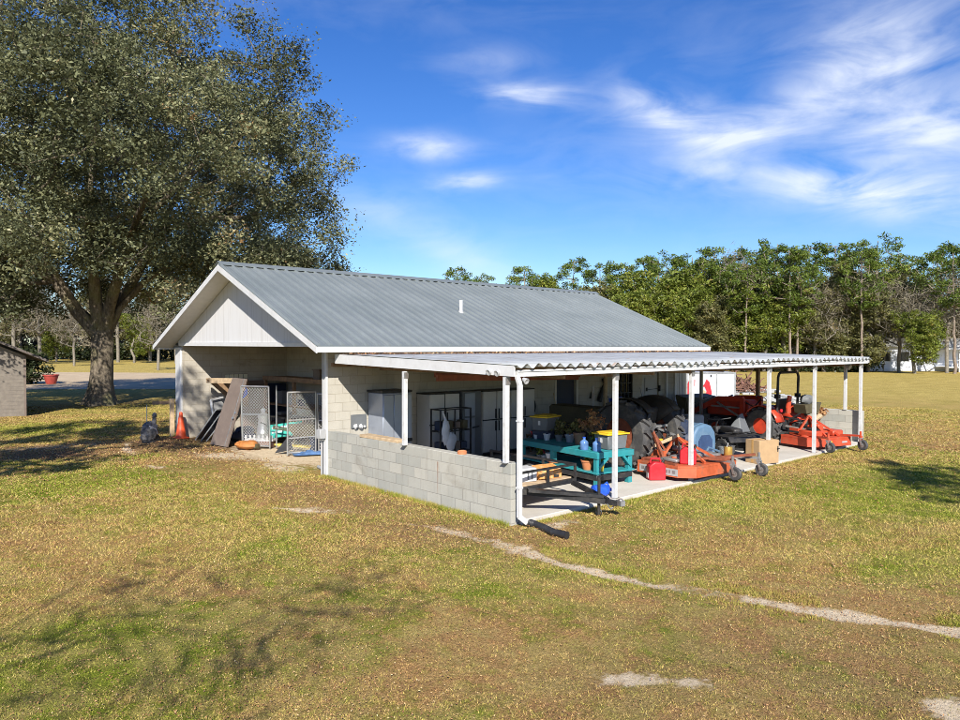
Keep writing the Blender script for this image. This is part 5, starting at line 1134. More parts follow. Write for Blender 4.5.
b = MB(); b.box(cp+Vector((.07, -.2, .0)), (.09, .16, .09), rz=-20); b.ball(cp+Vector((.07, -.2, .03)), .05); b.build('coupler', dsteel, TR)
b = MB(); b.tube([cp+Vector((-.06, .16, -.24)), cp+Vector((-.06, .16, .42))], .028, 9); b.tube([cp+Vector((-.06, .16, .42)), cp+Vector((.08, .16, .42))], .012, 6); b.lathe([(.06, -.015), (.07, 0), (.06, .015)], cp+Vector((-.06, .16, -.20)), 12, RY(90), True); b.build('jack', black, TR)
b = MB()
for sx in (-.9, .88): tyre(b, .15, .27, .15, c=(sx, 1.25, .27))
b.build('wheel', rubber, TR)
b = MB()
for k_ in range(8): b.tube([cp+Vector((-.1+.03*k_, -.05, -.02-.10*math.sin(PI*k_/7))), cp+Vector((-.07+.03*k_, -.06, -.02-.10*math.sin(PI*(k_+1)/7)))], .012, 5)
b.build('safety_chain', steel, TR)
TRR = thing('trailer_ramp', 'black steel channel lying on the trailer tongue', 'ramp', (1.0, .1, .40))
b = MB(); b.bar((-.45, .05, .07), (.62, -.72, -.055), .16, .05); b.build('channel', black, TRR)
WB = thing('white_box', 'white ribbed foam box with grey side on the trailer deck', 'box', (.95, .62, .505), -14)
b = MB(); b.bb(-.17, .19, -.14, .2, 0, .25); b.build('box_body', white, WB, bevel=.02); b = MB()
for xx in (-.02, .06): b.bb(xx, xx+.03, -.146, -.141, .05, .19)
b.build('rib', grey, WB); b = MB(); b.bb(-.175, -.171, -.12, .18, .01, .22); b.build('grey_side', grey, WB)
OG = thing('orange_cardboard', 'torn orange cardboard carton beside the white box on the trailer', 'carton', (1.50, .62, .505), -10)
b = MB(); b.bb(-.27, .27, -.16, .2, 0, .16); b.box((.0, -.04, .19), (.5, .3, .02), rot=RX(14)); b.box((-.18, -.17, .12), (.2, .02, .2), rot=RX(-20)); b.build('carton', M('orange_card', (.58, .26, .07), .8, var=.35, scale=9, dirt=(.62, .52, .38), dscale=8), OG, bevel=.01); b = MB(); b.box((-.1, -.17, .08), (.1, .01, .09)); b.box((.13, -.17, .05), (.12, .01, .05)); b.build('print', black, OG)
BL = thing('blue_jug', 'blue plastic jug lying on the slab beside the second white post', 'jug', (2.68, .24, .045), -20)
b = MB(); b.lathe([(.05, -.2), (.11, -.18), (.12, .05), (.10, .12), (.04, .17), (.035, .22)], (0, 0, .12), 16, RY(90)); b.build('jug_body', bluep, BL); b = MB(); b.tube([(.05, 0, .22), (.12, 0, .27), (.18, 0, .17)], .018); b.build('handle', bluep, BL); b = MB(); b.tube([(-.2, 0, .05), (-.35, .05, .03), (-.42, -.05, .02)], .02); b.build('spout', bluep, BL)
# ---- red cans
def gascan(lab, loc, rz, s=1.0):
    t_ = thing('gas_can', lab, 'gas can', loc, rz, 'red fuel cans'); b = MB()
    b.prism([(-.16*s, 0), (.16*s, 0), (.165*s, .05), (.165*s, .26*s), (.12*s, .34*s), (-.06*s, .36*s), (-.16*s, .28*s), (-.165*s, .05)], .22*s, Matrix(((1, 0, 0), (0, 0, 1), (0, 1, 0))), (0, -.11*s, 0)); b.build('can_body', red, t_, bevel=.025, seg=2)
    b = MB(); b.tube([(-.12*s, 0, .33*s), (-.10*s, 0, .41*s), (.06*s, 0, .41*s), (.09*s, 0, .35*s)], .02*s, 7); b.build('handle', red, t_); b = MB(); b.tube([(.12*s, 0, .32*s), (.16*s, 0, .40*s)], [.03*s, .022*s], 9); b.build('cap', blackm, t_)
    b = MB(); b.bb(-.172*s, -.166*s, -.06*s, .06*s, .05*s, .14*s); b.build('label', white, t_); return t_
gascan('red plastic gas can standing on the concrete by the big tyre', (4.97, .56, .045), -38, 1.12)
# ---- tractor one: big old dark tractor, nose to the garage wall
T1 = thing('farm_tractor', 'large old dark farm tractor with huge rear tyres in the shade of the lean-to', 'tractor', (6.38, 1.95, .045))
for sx in (-1, 1):
    b = MB(); tyre(b, .46, .76, .40, 34, (sx*.70, 0, .80), .045, 17); w_ = b.build('rear_wheel', rubber, T1); b = MB(); rim(b, .40*sx, .41, (sx*.70, 0, .80)); b.build('rim', rust, w_)
    b = MB(); tyre(b, .2, .38, .20, 24, (sx*.55, 2.35, .38), .02, 14); w_ = b.build('front_wheel', rubber, T1); b = MB(); rim(b, .18*sx, .2, (sx*.55, 2.35, .38)); b.build('rim', rust, w_)
    b = MB(); n_ = 12
    pf = [(.86*math.cos(a), .86*math.sin(a)+.80) for a in np.linspace(math.radians(140), math.radians(32), n_)]
    vs = [(sx*.40, -y_*-1*-1, z_) for y_, z_ in pf]+[(sx*.66, -y_*-1*-1, z_) for y_, z_ in pf]; vs = [(x_, -y_, z_) for x_, y_, z_ in vs]
    b.add(vs, [(i, i+1, n_+i+1, n_+i) for i in range(n_-1)]); b.add([(sx*.40, y_, z_) for y_, z_ in [(-v[1]*-1, v[2]) for v in vs[:n_]]]+[(sx*.40, 0, .9)], [(i, i+1, n_) for i in range(n_-1)]); fo = b.build('fender', M('fender_black', (.03, .027, .022), .6, var=.3, dirt=(.09, .07, .045), damt=.5), T1); sm2 = fo.modifiers.new('t', 'SOLIDIFY'); sm2.thickness = .02
b = MB(); b.bb(-.27, .27, .55, 2.75, .85, 1.32); b.bb(-.24, .24, 2.75, 2.82, .6, 1.28); b.build('hood', olive, T1, bevel=.06, seg=2); b = MB(); b.bb(-.2, .2, -.5, 2.7, .5, .86); b.bb(-.5, .5, -.12, .12, .68, .92); b.bb(-.5, .5, 2.3, 2.4, .35, .48); b.build('chassis', blackm, T1, bevel=.02)
b = MB(); b.box((0, -.05, 1.05), (.46, .42, .09)); b.box((0, -.28, 1.25), (.46, .08, .36), rot=RX(10)); b.build('seat', black, T1, bevel=.03); b = MB(); b.lathe([(.19, -.012), (.20, 0), (.19, .012), (.18, 0)], (0, .42, 1.45), 20, RX(25), True); b.tube([(0, .42, 1.45), (0, .6, 1.2)], .02); b.build('steering_wheel', black, T1)
b = MB(); b.tube([(.12, 1.6, 1.3), (.12, 1.6, 1.85)], .035); b.build('exhaust', dsteel, T1); b = MB(); b.bar((-.3, -.4, .55), (-.36, -1.05, .42), .05); b.bar((.3, -.4, .55), (.36, -1.05, .42), .05); b.bar((0, -.4, .95), (.1, -.95, .78), .045); b.bar((-.25, -.42, 1.0), (-.34, -.8, .48), .035); b.bar((.25, -.42, 1.0), (.34, -.8, .48), .035); b.build('hitch_arm', dsteel, T1)
# ---- mower on tractor one
def finish_mower(name, lab, loc, rz, mat, w, d_, frame_h, tails, boom=True):
    t_ = thing(name, lab, 'mower deck', loc, rz, 'rotary mower decks hitched behind the tractors')
    b = MB(); top_ = [(-w/2, d_*.5), (w/2, d_*.5), (w/2, -d_*.30), (w*.36, -d_*.5), (-w*.36, -d_*.5), (-w/2, -d_*.30)]
    b.prism(top_, .035, None, (0, 0, .30)); n_ = len(top_)
    b.add([(x_, y_, .30) for x_, y_ in top_]+[(x_*1.015, y_*1.015, .09) for x_, y_ in top_], [(i, (i+1) % n_, n_+(i+1) % n_, n_+i) for i in range(n_)]); dk = b.build('deck', mat, t_, smooth=False); so_ = dk.modifiers.new('t', 'SOLIDIFY'); so_.thickness = .008
    b = MB()
    for xx in (-w*.3, 0, w*.3): b.lathe([(.16, .335), (.16, .36), (.07, .38), (.07, .46), (0, .46)], (xx, -.02, 0), 16)
    b.bb(-w*.32, w*.32, -.06, .02, .338, .37); b.build('spindle', mat, t_)
    b = MB(); b.box((0, -.02, .44), (w*.62, .26, .09)); b.build('belt_cover', mat if mat is mred else dsteel, t_, bevel=.02)
    b = MB(); b.bar((-.30, d_*.42, .34), (0, d_*.30, frame_h), .07, .05); b.bar((.30, d_*.42, .34), (0, d_*.30, frame_h), .07, .05); b.bar((0, d_*.30, frame_h), (-.28, -d_*.42, .36), .05); b.bar((0, d_*.30, frame_h), (.28, -d_*.42, .36), .05)
    b.bb(-.36, -.30, d_*.35, d_*.62, .30, .50); b.bb(.30, .36, d_*.35, d_*.62, .30, .50); b.build('hitch_frame', mat, t_)
    for (tx, ty) in tails:
        b = MB(); b.bar((tx*.82, -d_*.25, .36), (tx, ty+.06, .40), .06, .05); b.bar((tx, ty+.07, .40), (tx, ty+.07, .34), .07); b.tube([(tx, ty+.07, .28), (tx, ty+.07, .52)], .03); ar = b.build('tail_arm', mat if mat is mred else dsteel, t_)
        b = MB(); b.bar((tx-.06, ty+.07, .33), (tx-.06, ty, .14), .015, .05); b.bar((tx+.06, ty+.07, .33), (tx+.06, ty, .14), .015, .05); b.bb(tx-.065, tx+.065, ty+.03, ty+.11, .32, .34); b.build('fork', dsteel, ar)
        b = MB(); tyre(b, .09, .145, .07, 20, (tx, ty, .145)); w_ = b.build('tail_wheel', rubber, t_); b = MB(); rim(b, .09, .07, (tx, ty, .145)); b.build('hub', dsteel, w_)
    b = MB(); b.bb(-w*.51, w*.51, d_*.5, d_*.5+.01, .08, .20); b.build('chain_guard', rubber, t_); return t_
m1 = finish_mower('rotary_mower', 'rusty orange rotary mower deck behind the dark tractor, tail wheels on the grass', (6.12, .42, .045), -4, orange, 2.05, 1.35, .82, [(.12, -1.05), (1.08, -1.10)])
b = MB(); b.bb(-1.045, -1.041, -.42, .60, .12, .27); b.build('white_decal', lgrey, m1); b = MB(); rg = random.Random(2); xq = -.36
while xq < .5:
    w_ = rg.uniform(.04, .085); b.bb(-1.0475, -1.0455, xq, xq+w_, .165, .235); xq += w_+rg.uniform(.02, .05)
b.build('decal_mark', dsteel, m1, smooth=False)
b = MB(); b.bar((-.7, -.25, .42), (1.05, -.95, .47), .05, .05); b.bar((-.2, -.1, .40), (.15, -.95, .43), .05, .05); b.build('long_brace', rust, m1)
gascan('red plastic gas can standing on the orange mower deck behind a post', (5.52, .12, .385), -60, 1.05)
b = MB(); b.bar((5.75, 1.35, .55), (6.15, .75, .90), .05, .07); tag(b.build('top_link_bar', wood_l), 'rust brown top link bar standing up between dark tractor and orange mower', 'bar')
YC = thing('brass_can', 'small brass coloured can standing on the orange mower deck', 'can', (7.05, .02, .385)); b = MB(); b.lathe([(.09, 0), (.095, .02), (.095, .22), (.09, .24), (0, .245)], n=18); b.build('can_body', M('brass', (.55, .34, .08), .35, .5), YC); b = MB(); b.tube([(-.09, 0, .2), (0, 0, .33), (.09, 0, .2)], .006, 5); b.build('handle', steel, YC)
# ---- blue kennel
KN = thing('blue_kennel', 'light blue rounded plastic pet kennel between the two tractors', 'pet kennel', (7.95, 1.55, .045), -8)
prof = [(-.42, 0), (.42, 0), (.44, .5), (.40, .74), (.26, .90), (0, .96), (-.26, .90), (-.40, .74), (-.44, .5)]
b = MB(); b.prism(prof, .95, Matrix(((1, 0, 0), (0, 0, 1), (0, 1, 0))), (0, -.45, 0)); b.build('shell', lblue, KN, bevel=.06, seg=3)
b = MB(); b.prism([(-.25, .12), (.25, .12), (.25, .55), (.14, .68), (-.14, .68), (-.25, .55)], .02, Matrix(((1, 0, 0), (0, 0, 1), (0, 1, 0))), (.0, -.475, 0)); b.build('dark_opening', M('kennel_opening', (.03, .06, .14), .6), KN)
b = MB()
for q in (-.30, 0, .30): b.prism([(x_*1.02, z_*1.015) for x_, z_ in prof], .06, Matrix(((1, 0, 0), (0, 0, 1), (0, 1, 0))), (0, q-.03, 0))
b.build('rib', lblue, KN, bevel=.01)
b = MB(); b.tube([(-.5, -.55, .1), (-.4, -.7, .45), (0, -.75, .32), (.3, -.6, .1)], .03, 8); tag(b.build('pale_hose', lblue), 'pale blue hose looped in front of the blue kennel', 'hose'); bpy.data.objects['pale_hose'].location = (7.85, 1.45, .045)
DR = thing('green_drum', 'olive green drum lying behind the blue kennel', 'drum', (9.3, 2.9, .62), 0); b = MB(); b.lathe([(.0, -.4), (.26, -.4), (.28, -.36), (.28, .36), (.26, .4), (0, .4)], (0, 0, 0), 20, RX(90)); b.build('drum_body', M('drum_green', (.10, .14, .05), .5, var=.3), DR); b = MB(); b.lathe([(.05, 0), (.05, .03), (0, .03)], (0, -.4, .1), 10, RX(90)); b.build('bung', yellow, DR)
b = MB(); b.bb(8.85, 9.75, 2.5, 3.3, .045, .34); tag(b.build('pallet_box', wood, bevel=.01), 'wooden box under the green drum', 'box')
b = MB(); b.ball((7.15, 1.3, .92), (.25, .22, .22), 12, 8, .2, 5); b.ball((7.2, 1.25, .7), (.2, .2, .2), 10, 7, .2, 8); tag(b.build('dark_rag', navy), 'bundled dark blue rag hanging at the right rear wheel of the dark tractor', 'rag')
# ---- quad bike
AT = thing('quad_bike', 'dusty black quad bike parked between the blue kennel and the cardboard box', 'quad bike', (9.35, 1.35, .045), -25)
for sx in (-1, 1):
    for sy in (-.55, .55):
        b = MB(); tyre(b, .22, .27, .13, 22, (sx*.42, sy, .27), .015, 12); w_ = b.build('wheel', rubber, AT); b = MB(); rim(b, .2*sx, .13, (sx*.42, sy, .27)); b.build('rim', steel, w_)
b = MB(); b.bb(-.2, .2, -.7, .7, .28, .52); b.box((0, .45, .62), (.32, .5, .2), rot=RX(-12)); b.build('body', blackm, AT, bevel=.05, seg=2)
for sy in (-.55, .55):
    b = MB(); b.prism([(-.36, .46), (-.26, .60), (.26, .60), (.36, .46), (.3, .45), (.2, .55), (-.2, .55), (-.3, .45)], 1.04, Matrix(((0, 0, 1), (1, 0, 0), (0, 1, 0))), (-.52, sy, 0)); b.build('fender', black, AT, bevel=.01)
b = MB(); b.box((0, -.22, .70), (.28, .62, .14), rot=RX(3)); b.build('seat', black, AT, bevel=.05, seg=2); b = MB(); b.tube([(-.36, .30, .95), (-.15, .36, .92), (.15, .36, .92), (.36, .30, .95)], .016); b.tube([(0, .36, .92), (0, .5, .6)], .025); b.build('handlebar', black, AT)
b = MB()
for xx in np.linspace(-.35, .35, 5): b.tube([(xx, -.95, .66), (xx, -.5, .66)], .01, 5)
b.tube([(-.4, -.95, .66), (.4, -.95, .66)], .014, 6); b.tube([(-.4, -.5, .66), (.4, -.5, .66)], .014, 6); b.build('rack', black, AT)
# ---- cardboard box
CB = thing('cardboard_box', 'big tan cardboard carton standing at the slab edge behind the fourth post', 'box', (8.98, .14, .045), -17)
b = MB(); b.bb(-.36, .30, -.22, .22, 0, .58); b.build('carton', cardb, CB, bevel=.006); b = MB(); b.bb(-.362, -.36, -.03, .03, .02, .58); b.bb(-.36, .30, -.03, .03, .581, .584); b.build('tape', M('box_tape', (.52, .30, .10), .4), CB); b = MB(); b.bb(.25, .28, -.226, -.221, .28, .42); b.box((.27, -.24, .36), (.08, .02, .02)); b.build('black_clip', black, CB)
# ---- tractor two: red compact tractor with loader and roll bar
T2 = thing('red_tractor', 'red compact tractor with front loader and black roll bar under the lean-to', 'tractor', (13.0, 1.75, .045), -9)
for sx in (-1, 1):
    b = MB(); tyre(b, .34, .52, .245, 28, (sx*.62, 0, .52), .035, 15); w_ = b.build('rear_wheel', rubber, T2); b = MB(); rim(b, .30*sx, .25, (sx*.62, 0, .52)); b.build('rim', tred, w_)
    b = MB(); tyre(b, .2, .31, .17, 22, (sx*.52, 1.75, .31), .02, 13); w_ = b.build('front_wheel', rubber, T2); b = MB(); rim(b, .18*sx, .17, (sx*.52, 1.75, .31)); b.build('rim', tred, w_)
    b = MB(); n_ = 9; pf = [(-.60*math.cos(a), .62*math.sin(a)+.52) for a in np.linspace(math.radians(15), math.radians(150), n_)]
    b.add([(sx*.42, y_, z_) for y_, z_ in pf]+[(sx*.78, y_, z_) for y_, z_ in pf], [(i, i+1, n_+i+1, n_+i) for i in range(n_-1)]); b.add([(sx*.42, y_, z_) for y_, z_ in pf]+[(sx*.42, 0, .5)], [(i, i+1, n_) for i in range(n_-1)]); fo = b.build('fender', tred, T2); s3 = fo.modifiers.new('t', 'SOLIDIFY'); s3.thickness = .02
    # loader arm on each side
    b = MB(); b.bar((sx*.45, .85, .55), (sx*.45, .85, 1.28), .09, .14); b.build('loader_post', tred, T2)
    b = MB(); b.bar((sx*.45, .80, 1.26), (sx*.45, 1.75, 1.22), .08, .15); b.bar((sx*.45, 1.72, 1.23), (sx*.45, 2.75, .72), .08, .15); b.build('loader_arm', tred, T2); b = MB(); b.tube([(sx*.45, .95, .70), (sx*.45, 1.8, 1.10)], .035, 8); b.tube([(sx*.45, 1.9, 1.28), (sx*.45, 2.75, .95)], .03, 8); b.build('cylinder', steel, T2)
b = MB(); b.prism([(.75, .70), (2.35, .66), (2.40, .95), (2.25, 1.10), (.85, 1.22), (.75, 1.1)], .52, Matrix(((0, 0, 1), (1, 0, 0), (0, 1, 0))), (-.26, 0, 0)); b.build('hood', tred, T2, bevel=.05, seg=2); b = MB(); b.bb(-.2, .2, -.35, 2.3, .35, .68); b.bb(-.5, .5, -.08, .08, .44, .60); b.bb(-.45, .45, 1.7, 1.8, .27, .40); b.bb(-.42, .42, .25, .75, .42, .46); b.build('chassis', blackm, T2, bevel=.02)
b = MB(); b.box((0, .02, .90), (.46, .44, .10)); b.box((0, -.22, 1.12), (.46, .09, .42), rot=RX(10)); b.build('seat', black, T2, bevel=.04, seg=2); b = MB(); b.lathe([(.17, -.012), (.18, 0), (.17, .012), (.16, 0)], (0, .50, 1.28), 20, RX(28), True); b.tube([(0, .50, 1.28), (0, .70, 1.05)], .02); b.build('steering_wheel', black, T2)
b = MB(); b.tube([(-.50, -.38, .55), (-.50, -.40, 1.3), (-.50, -.42, 1.98), (-.46, -.42, 2.08), (-.38, -.42, 2.12), (.38, -.42, 2.12), (.46, -.42, 2.08), (.50, -.42, 1.98), (.50, -.40, 1.3), (.50, -.38, .55)], .038, 8); rb = b.build('roll_bar', black, T2); b = MB(); b.box((-.5, -.40, 1.42), (.12, .13, .12)); b.box((.5, -.40, 1.42), (.12, .13, .12)); b.build('hinge', black, rb)
b = MB(); b.box((-.12, -.52, 1.18), (.16, .05, .5), rot=RY(10)); b.box((-.18, -.55, 1.0), (.16, .06, .16)); b.build('red_flag_plate', mred, T2); b = MB(); b.lathe([(.05, -.02), (.05, .02), (0, .03)], (-.45, -.5, 1.0), 10, RX(90)); b.lathe([(.05, -.02), (.05, .02), (0, .03)], (.45, -.5, 1.0), 10, RX(90)); b.build('tail_lamp', red, T2)
bkM = Matrix(((0, 0, 1), (1, 0, 0), (0, 1, 0))); b = MB(); b.prism([(2.72, .62), (2.78, .60), (2.85, 1.12), (3.25, 1.22), (3.25, 1.26), (2.80, 1.18)], 1.5, bkM, (-.75, 0, 0)); b.prism([(2.75, .62), (2.82, 1.14), (3.25, 1.24), (3.1, .8)], .03, bkM, (-.78, 0, 0)); b.prism([(2.75, .62), (2.82, 1.14), (3.25, 1.24), (3.1, .8)], .03, bkM, (.75, 0, 0)); b.build('loader_bucket', olive, T2)
b = MB(); b.bar((-.28, -.3, .42), (-.30, -1.0, .40), .05); b.bar((.28, -.3, .42), (.30, -1.0, .40), .05); b.bar((0, -.3, .78), (0, -.85, .72), .045); b.build('hitch_arm', blackm, T2)
BX = thing('tool_box', 'dark basket with grey bundle carried behind the roll bar of the red tractor', 'basket', (13.4, 1.05, 1.02), -12); b = MB(); b.prism([(-.28, 0), (.28, 0), (.42, .32), (-.36, .26)], .4, Matrix(((1, 0, 0), (0, 0, 1), (0, 1, 0))), (.1, -.2, -.08)); b.build('basket', olive, BX); b = MB(); b.ball((.1, 0, .32), (.22, .18, .16), 12, 8, .15, 4); b.build('bundle', grey, BX); b = MB(); b.tube([(-.2, 0, -.08), (-.3, .3, -.3)], .03); b.tube([(.3, 0, -.08), (-.2, .35, -.35)], .03); b.build('bracket', black, BX)
GC = thing('grey_canvas', 'grey canvas cover draped beside the red tractor behind the cardboard box', 'cover', (10.75, 1.75, .045), 10); b = MB(); b.add([(-.55, -.3, .2), (.35, -.35, .2), (.4, .4, .2), (-.5, .4, .2), (-.1, -.05, .98), (.35, .0, 1.0)], [(0, 1, 5, 4), (1, 2, 5), (2, 3, 4, 5), (3, 0, 4), (3, 2, 1, 0)]); b.build('canvas', grey, GC, bevel=.03, seg=2); b = MB(); b.box((0, 0, .1), (.8, .6, .2)); b.build('base', blackm, GC)
m2 = finish_mower('rotary_mower', 'bright red finishing mower hitched behind the red tractor at the last posts', (12.85, .40, .045), -17, mred, 1.70, 1.15, .86, [(-.72, -.98), (.55, -1.0)])
b = MB(); b.bb(-.60, -.18, -.35, .2, .34, .50); b.bb(.18, .60, -.35, .2, .34, .50); b.build('pulley_cover', mred, m2, bevel=.03); b = MB(); b.box((-.3, -.1, .53), (.34, .24, .04), rot=RX(10)); b.build('black_plate', black, m2)
LG = thing('dry_branch', 'golden brown dry branch lying on the red mower against the end wall', 'branch', (14.0, .85, .82), 20); b = MB(); b.tube([(-.7, .1, -.05), (-.2, 0, .02), (.3, .0, .0), (.75, -.1, .12)], [.05, .09, .10, .05], 9); b.build('stick', wood_l, LG); V, Fq, tn = leaves(np.array([[-.1, 0, .08], [.2, 0, .1], [.5, -.05, .1]]), 50, .16, .06, 71); npmesh('dry_leaves', V, Fq, leaf_l, LG, {'tint': tn}); b = MB(); b.tube([(.0, 0, 0), (.0, .0, -.42)], .03); b.tube([(.35, 0, 0), (.3, .05, -.45)], .03); b.build('forked_leg', wood, LG)

# ------------------------------------------------------------------ beyond the lean-to
CT = thing('cargo_trailer', 'white enclosed cargo trailer with red lettering parked past the garage end', 'cargo trailer', (17.0, 7.3, 0), -41)
b = MB(); b.bb(0, 1.95, 0, 3.4, .38, 1.90); b.build('box_body', M('trailer_white', (.44, .46, .50), .35, var=.03), CT, bevel=.03, seg=2)
b = MB(); b.bb(1.92, 1.98, -.01, .05, .36, 1.9); b.bb(-.02, .04, -.01, .05, .36, 1.9); b.bb(0, 1.95, -.012, -.002, 1.84, 1.9); b.bb(1.19, 1.22, -.012, -.002, .4, 1.84); b.build('trim', steel, CT)
b = MB()
for yy in (1.4, 2.2): tyre(b, .2, .33, .2, 22, (1.85, yy, .33)); tyre(b, .2, .33, .2, 22, (.1, yy, .33))
b.build('wheel', rubber, CT)
FZ = Matrix(((1, 0, 0), (0, 0, -1), (0, 1, 0)))
b = MB(); b.prism([(-.0, .95), (.02, 1.45), (.10, 1.62), (.22, 1.66), (.32, 1.58), (.30, 1.36), (.20, 1.22), (.22, .95)], .006, FZ, (.02, -.003, 0)); b.prism([(.52, 1.30), (.70, 1.40), (.80, 1.62), (.92, 1.50), (1.02, 1.05), (.92, .92), (.74, .80), (.80, 1.15), (.72, 1.32)], .006, FZ, (.0, -.003, 0)); b.build('red_graphic', red, CT, smooth=False)
b = MB(); b.prism([(.06, .72), (.20, .72), (.22, 1.18), (.10, 1.22)], .004, FZ, (.02, -.009, 0)); b.prism([(.56, .85), (.72, .80), (.78, 1.12), (.60, 1.26)], .004, FZ, (.0, -.009, 0)); b.build('tan_graphic', wood_l, CT, smooth=False)
b = MB(); b.bb(.95, 1.0, -.03, -.012, 1.72, 1.80); b.build('latch', black, CT)
BP = thing('brush_pile', 'heap of reddish brush and branches in the dry field beyond the tractors', 'brush pile', (34.5, 15.0, 0)); b = MB(); rg = random.Random(12)
for i in range(190):
    a = rg.uniform(0, 2*PI); rr2 = 2.1*rg.random()**.6; h = 1.35*(1-rr2/2.3)*rg.uniform(.3, 1.1)+.05; p = Vector((rr2*math.cos(a), rr2*math.sin(a), h)); q = Vector((rg.uniform(-1, 1), rg.uniform(-1, 1), rg.uniform(-.5, .6))).normalized()*rg.uniform(.4, 1.0); b.bar(p-q*.5, p+q, rg.uniform(.02, .07))
b.build('branches', M('brush_red', (.17, .085, .06), .9, var=.5, scale=1.5), BP); b = MB()
for i in range(30): a = rg.uniform(0, 2*PI); rr2 = rg.uniform(1.2, 3.2); b.box((rr2*math.cos(a), rr2*math.sin(a), .08), (rg.uniform(.3, .9), .25, .12), rz=rg.uniform(0, 180))
b.build('pale_debris', lgrey, BP)
for i, (lx_, ly_, rz_, lab) in enumerate([(27.5, 11.0, 20, 'pale sheet debris on the field left of the brush pile'), (27.0, 8.3, -30, 'white debris on the field just over the red tractor hood')]):
    DB = thing('scrap_heap', lab, 'scrap', (lx_, ly_, 0), rz_, 'pale scrap lying on the field'); b = MB()
    for q in range(9): b.box((rg.uniform(-1.3, 1.3), rg.uniform(-.5, .5), .12+rg.uniform(0, .3)), (rg.uniform(.3, 1.1), .06, rg.uniform(.1, .4)), rz=rg.uniform(-50, 50))
    b.build('sheets', lgrey, DB); b = MB(); b.tube([(-1.4, 0, .1), (-.3, .1, .55), (1.4, -.1, .12)], .03, 6); b.build('bent_pipe', steel, DB)
# white house behind the trees at the right edge
hx, hy, _ = at(908, 84.5); HS = thing('white_house', 'white house with porch half hidden by trees at the right edge of the field', 'house', (hx, hy, 0), math.degrees(_A)-90)
hw = M('house_siding', (.66, .69, .76), .6, var=.05)
b = MB(); b.bb(-4.5, 7.5, 0, 6, .3, 2.9); b.build('wall', hw, HS); b = MB(); b.prism([(-5, 2.9), (8, 2.9), (7.2, 3.9), (-4.2, 3.9)], 7, FZ, (0, 6.5, 0)); b.build('roof', lgrey, HS); b = MB(); b.bb(-4.5, 7.5, -.06, -.01, .05, .3); b.build('skirt', white, HS)
for xx in (-3.2, -1.0, 1.6): b = MB(); b.bb(xx, xx+1.1, -.03, -.005, 1.2, 2.3); w_ = b.build('window', darkglass, HS); b = MB(); b.bb(xx-.07, xx, -.05, -.006, 1.15, 2.35); b.bb(xx+1.1, xx+1.17, -.05, -.006, 1.15, 2.35); b.bb(xx, xx+1.1, -.05, -.006, 2.3, 2.36); b.build('frame', white, w_)
b = MB(); b.bb(3.2, 7.2, -2.2, -.07, .5, .62)
for xx in (3.3, 4.6, 5.9, 7.1): b.bb(xx-.06, xx+.06, -2.2, -2.08, .0, 2.6)
b.bb(3.2, 7.2, -2.18, -2.12, 1.35, 1.42); b.bb(3.2, 7.2, -2.18, -2.12, .95, 1.0); b.build('porch', white, HS); b = MB(); b.bb(3.0, 7.4, -2.4, -.07, 2.6, 2.75); b.build('porch_roof', hw, HS)

# ------------------------------------------------------------------ more clutter and machine detail
def part(name, mat, parent, fn, **k): b_ = MB(); fn(b_); return b_.build(name, mat, parent, **k)
hose = lambda pts, r_=.014: (lambda b_: b_.tube(pts, r_, 6))
for pts in ([(-.2, .7, .75), (-.32, .5, 1.0), (-.42, .9, 1.25), (-.42, 1.5, 1.30)], [(-.1, .6, .7), (-.25, .3, .95), (-.42, .8, 1.15)], [(.2, -.3, .6), (.25, -.6, .75), (.1, -.8, .6)]): part('hydraulic_hose', blackm, T2, hose(pts))
part('grille', black, T2, lambda b_: b_.bb(-.2, .2, 2.41, 2.425, .68, .98)); part('hood_stripe', lgrey, T2, lambda b_: b_.bb(-.272, -.262, 1.0, 2.2, .93, .98)); part('headlight', lgrey, T2, lambda b_: b_.lathe([(.06, 0), (.06, .02), (0, .03)], (-.15, 2.40, 1.0), 12, RX(-90)))
part('drive_shaft', dsteel, T2, lambda b_: b_.tube([(0, -.35, .5), (.05, -.95, .45)], .045, 10)); part('gear_box', mred, m2, lambda b_: (b_.box((0, .05, .56), (.22, .28, .2)), b_.tube([(0, .19, .56), (0, .36, .56)], .05, 10)), bevel=.02)
part('belt', rubber, m2, lambda b_: b_.tube([(-.5, .0, .40), (-.2, .12, .41), (.2, .12, .41), (.5, .0, .40), (.2, -.16, .41), (-.2, -.16, .41), (-.5, .0, .40)], .012, 5)); part('drive_shaft', blackm, m2, lambda b_: b_.tube([(0, .36, .56), (-.05, .75, .56)], .06, 10))
part('warning_strip', yellow, m2, lambda b_: b_.bb(-.35, -.15, -.585, -.578, .17, .24)); part('reflector', lgrey, m2, lambda b_: b_.bb(.25, .45, -.585, -.578, .17, .22))
part('gear_box', dsteel, m1, lambda b_: (b_.box((0, .1, .52), (.28, .34, .24)), b_.tube([(0, .27, .54), (0, .5, .55)], .055, 10)), bevel=.03); part('drive_shaft', blackm, m1, lambda b_: b_.tube([(0, .5, .55), (.1, 1.1, .55)], .07, 10))
part('belt', rubber, m1, lambda b_: b_.tube([(-.6, .0, .40), (-.2, .14, .41), (.2, .14, .41), (.6, .0, .40), (.2, -.18, .41), (-.2, -.18, .41), (-.6, .0, .40)], .014, 5))
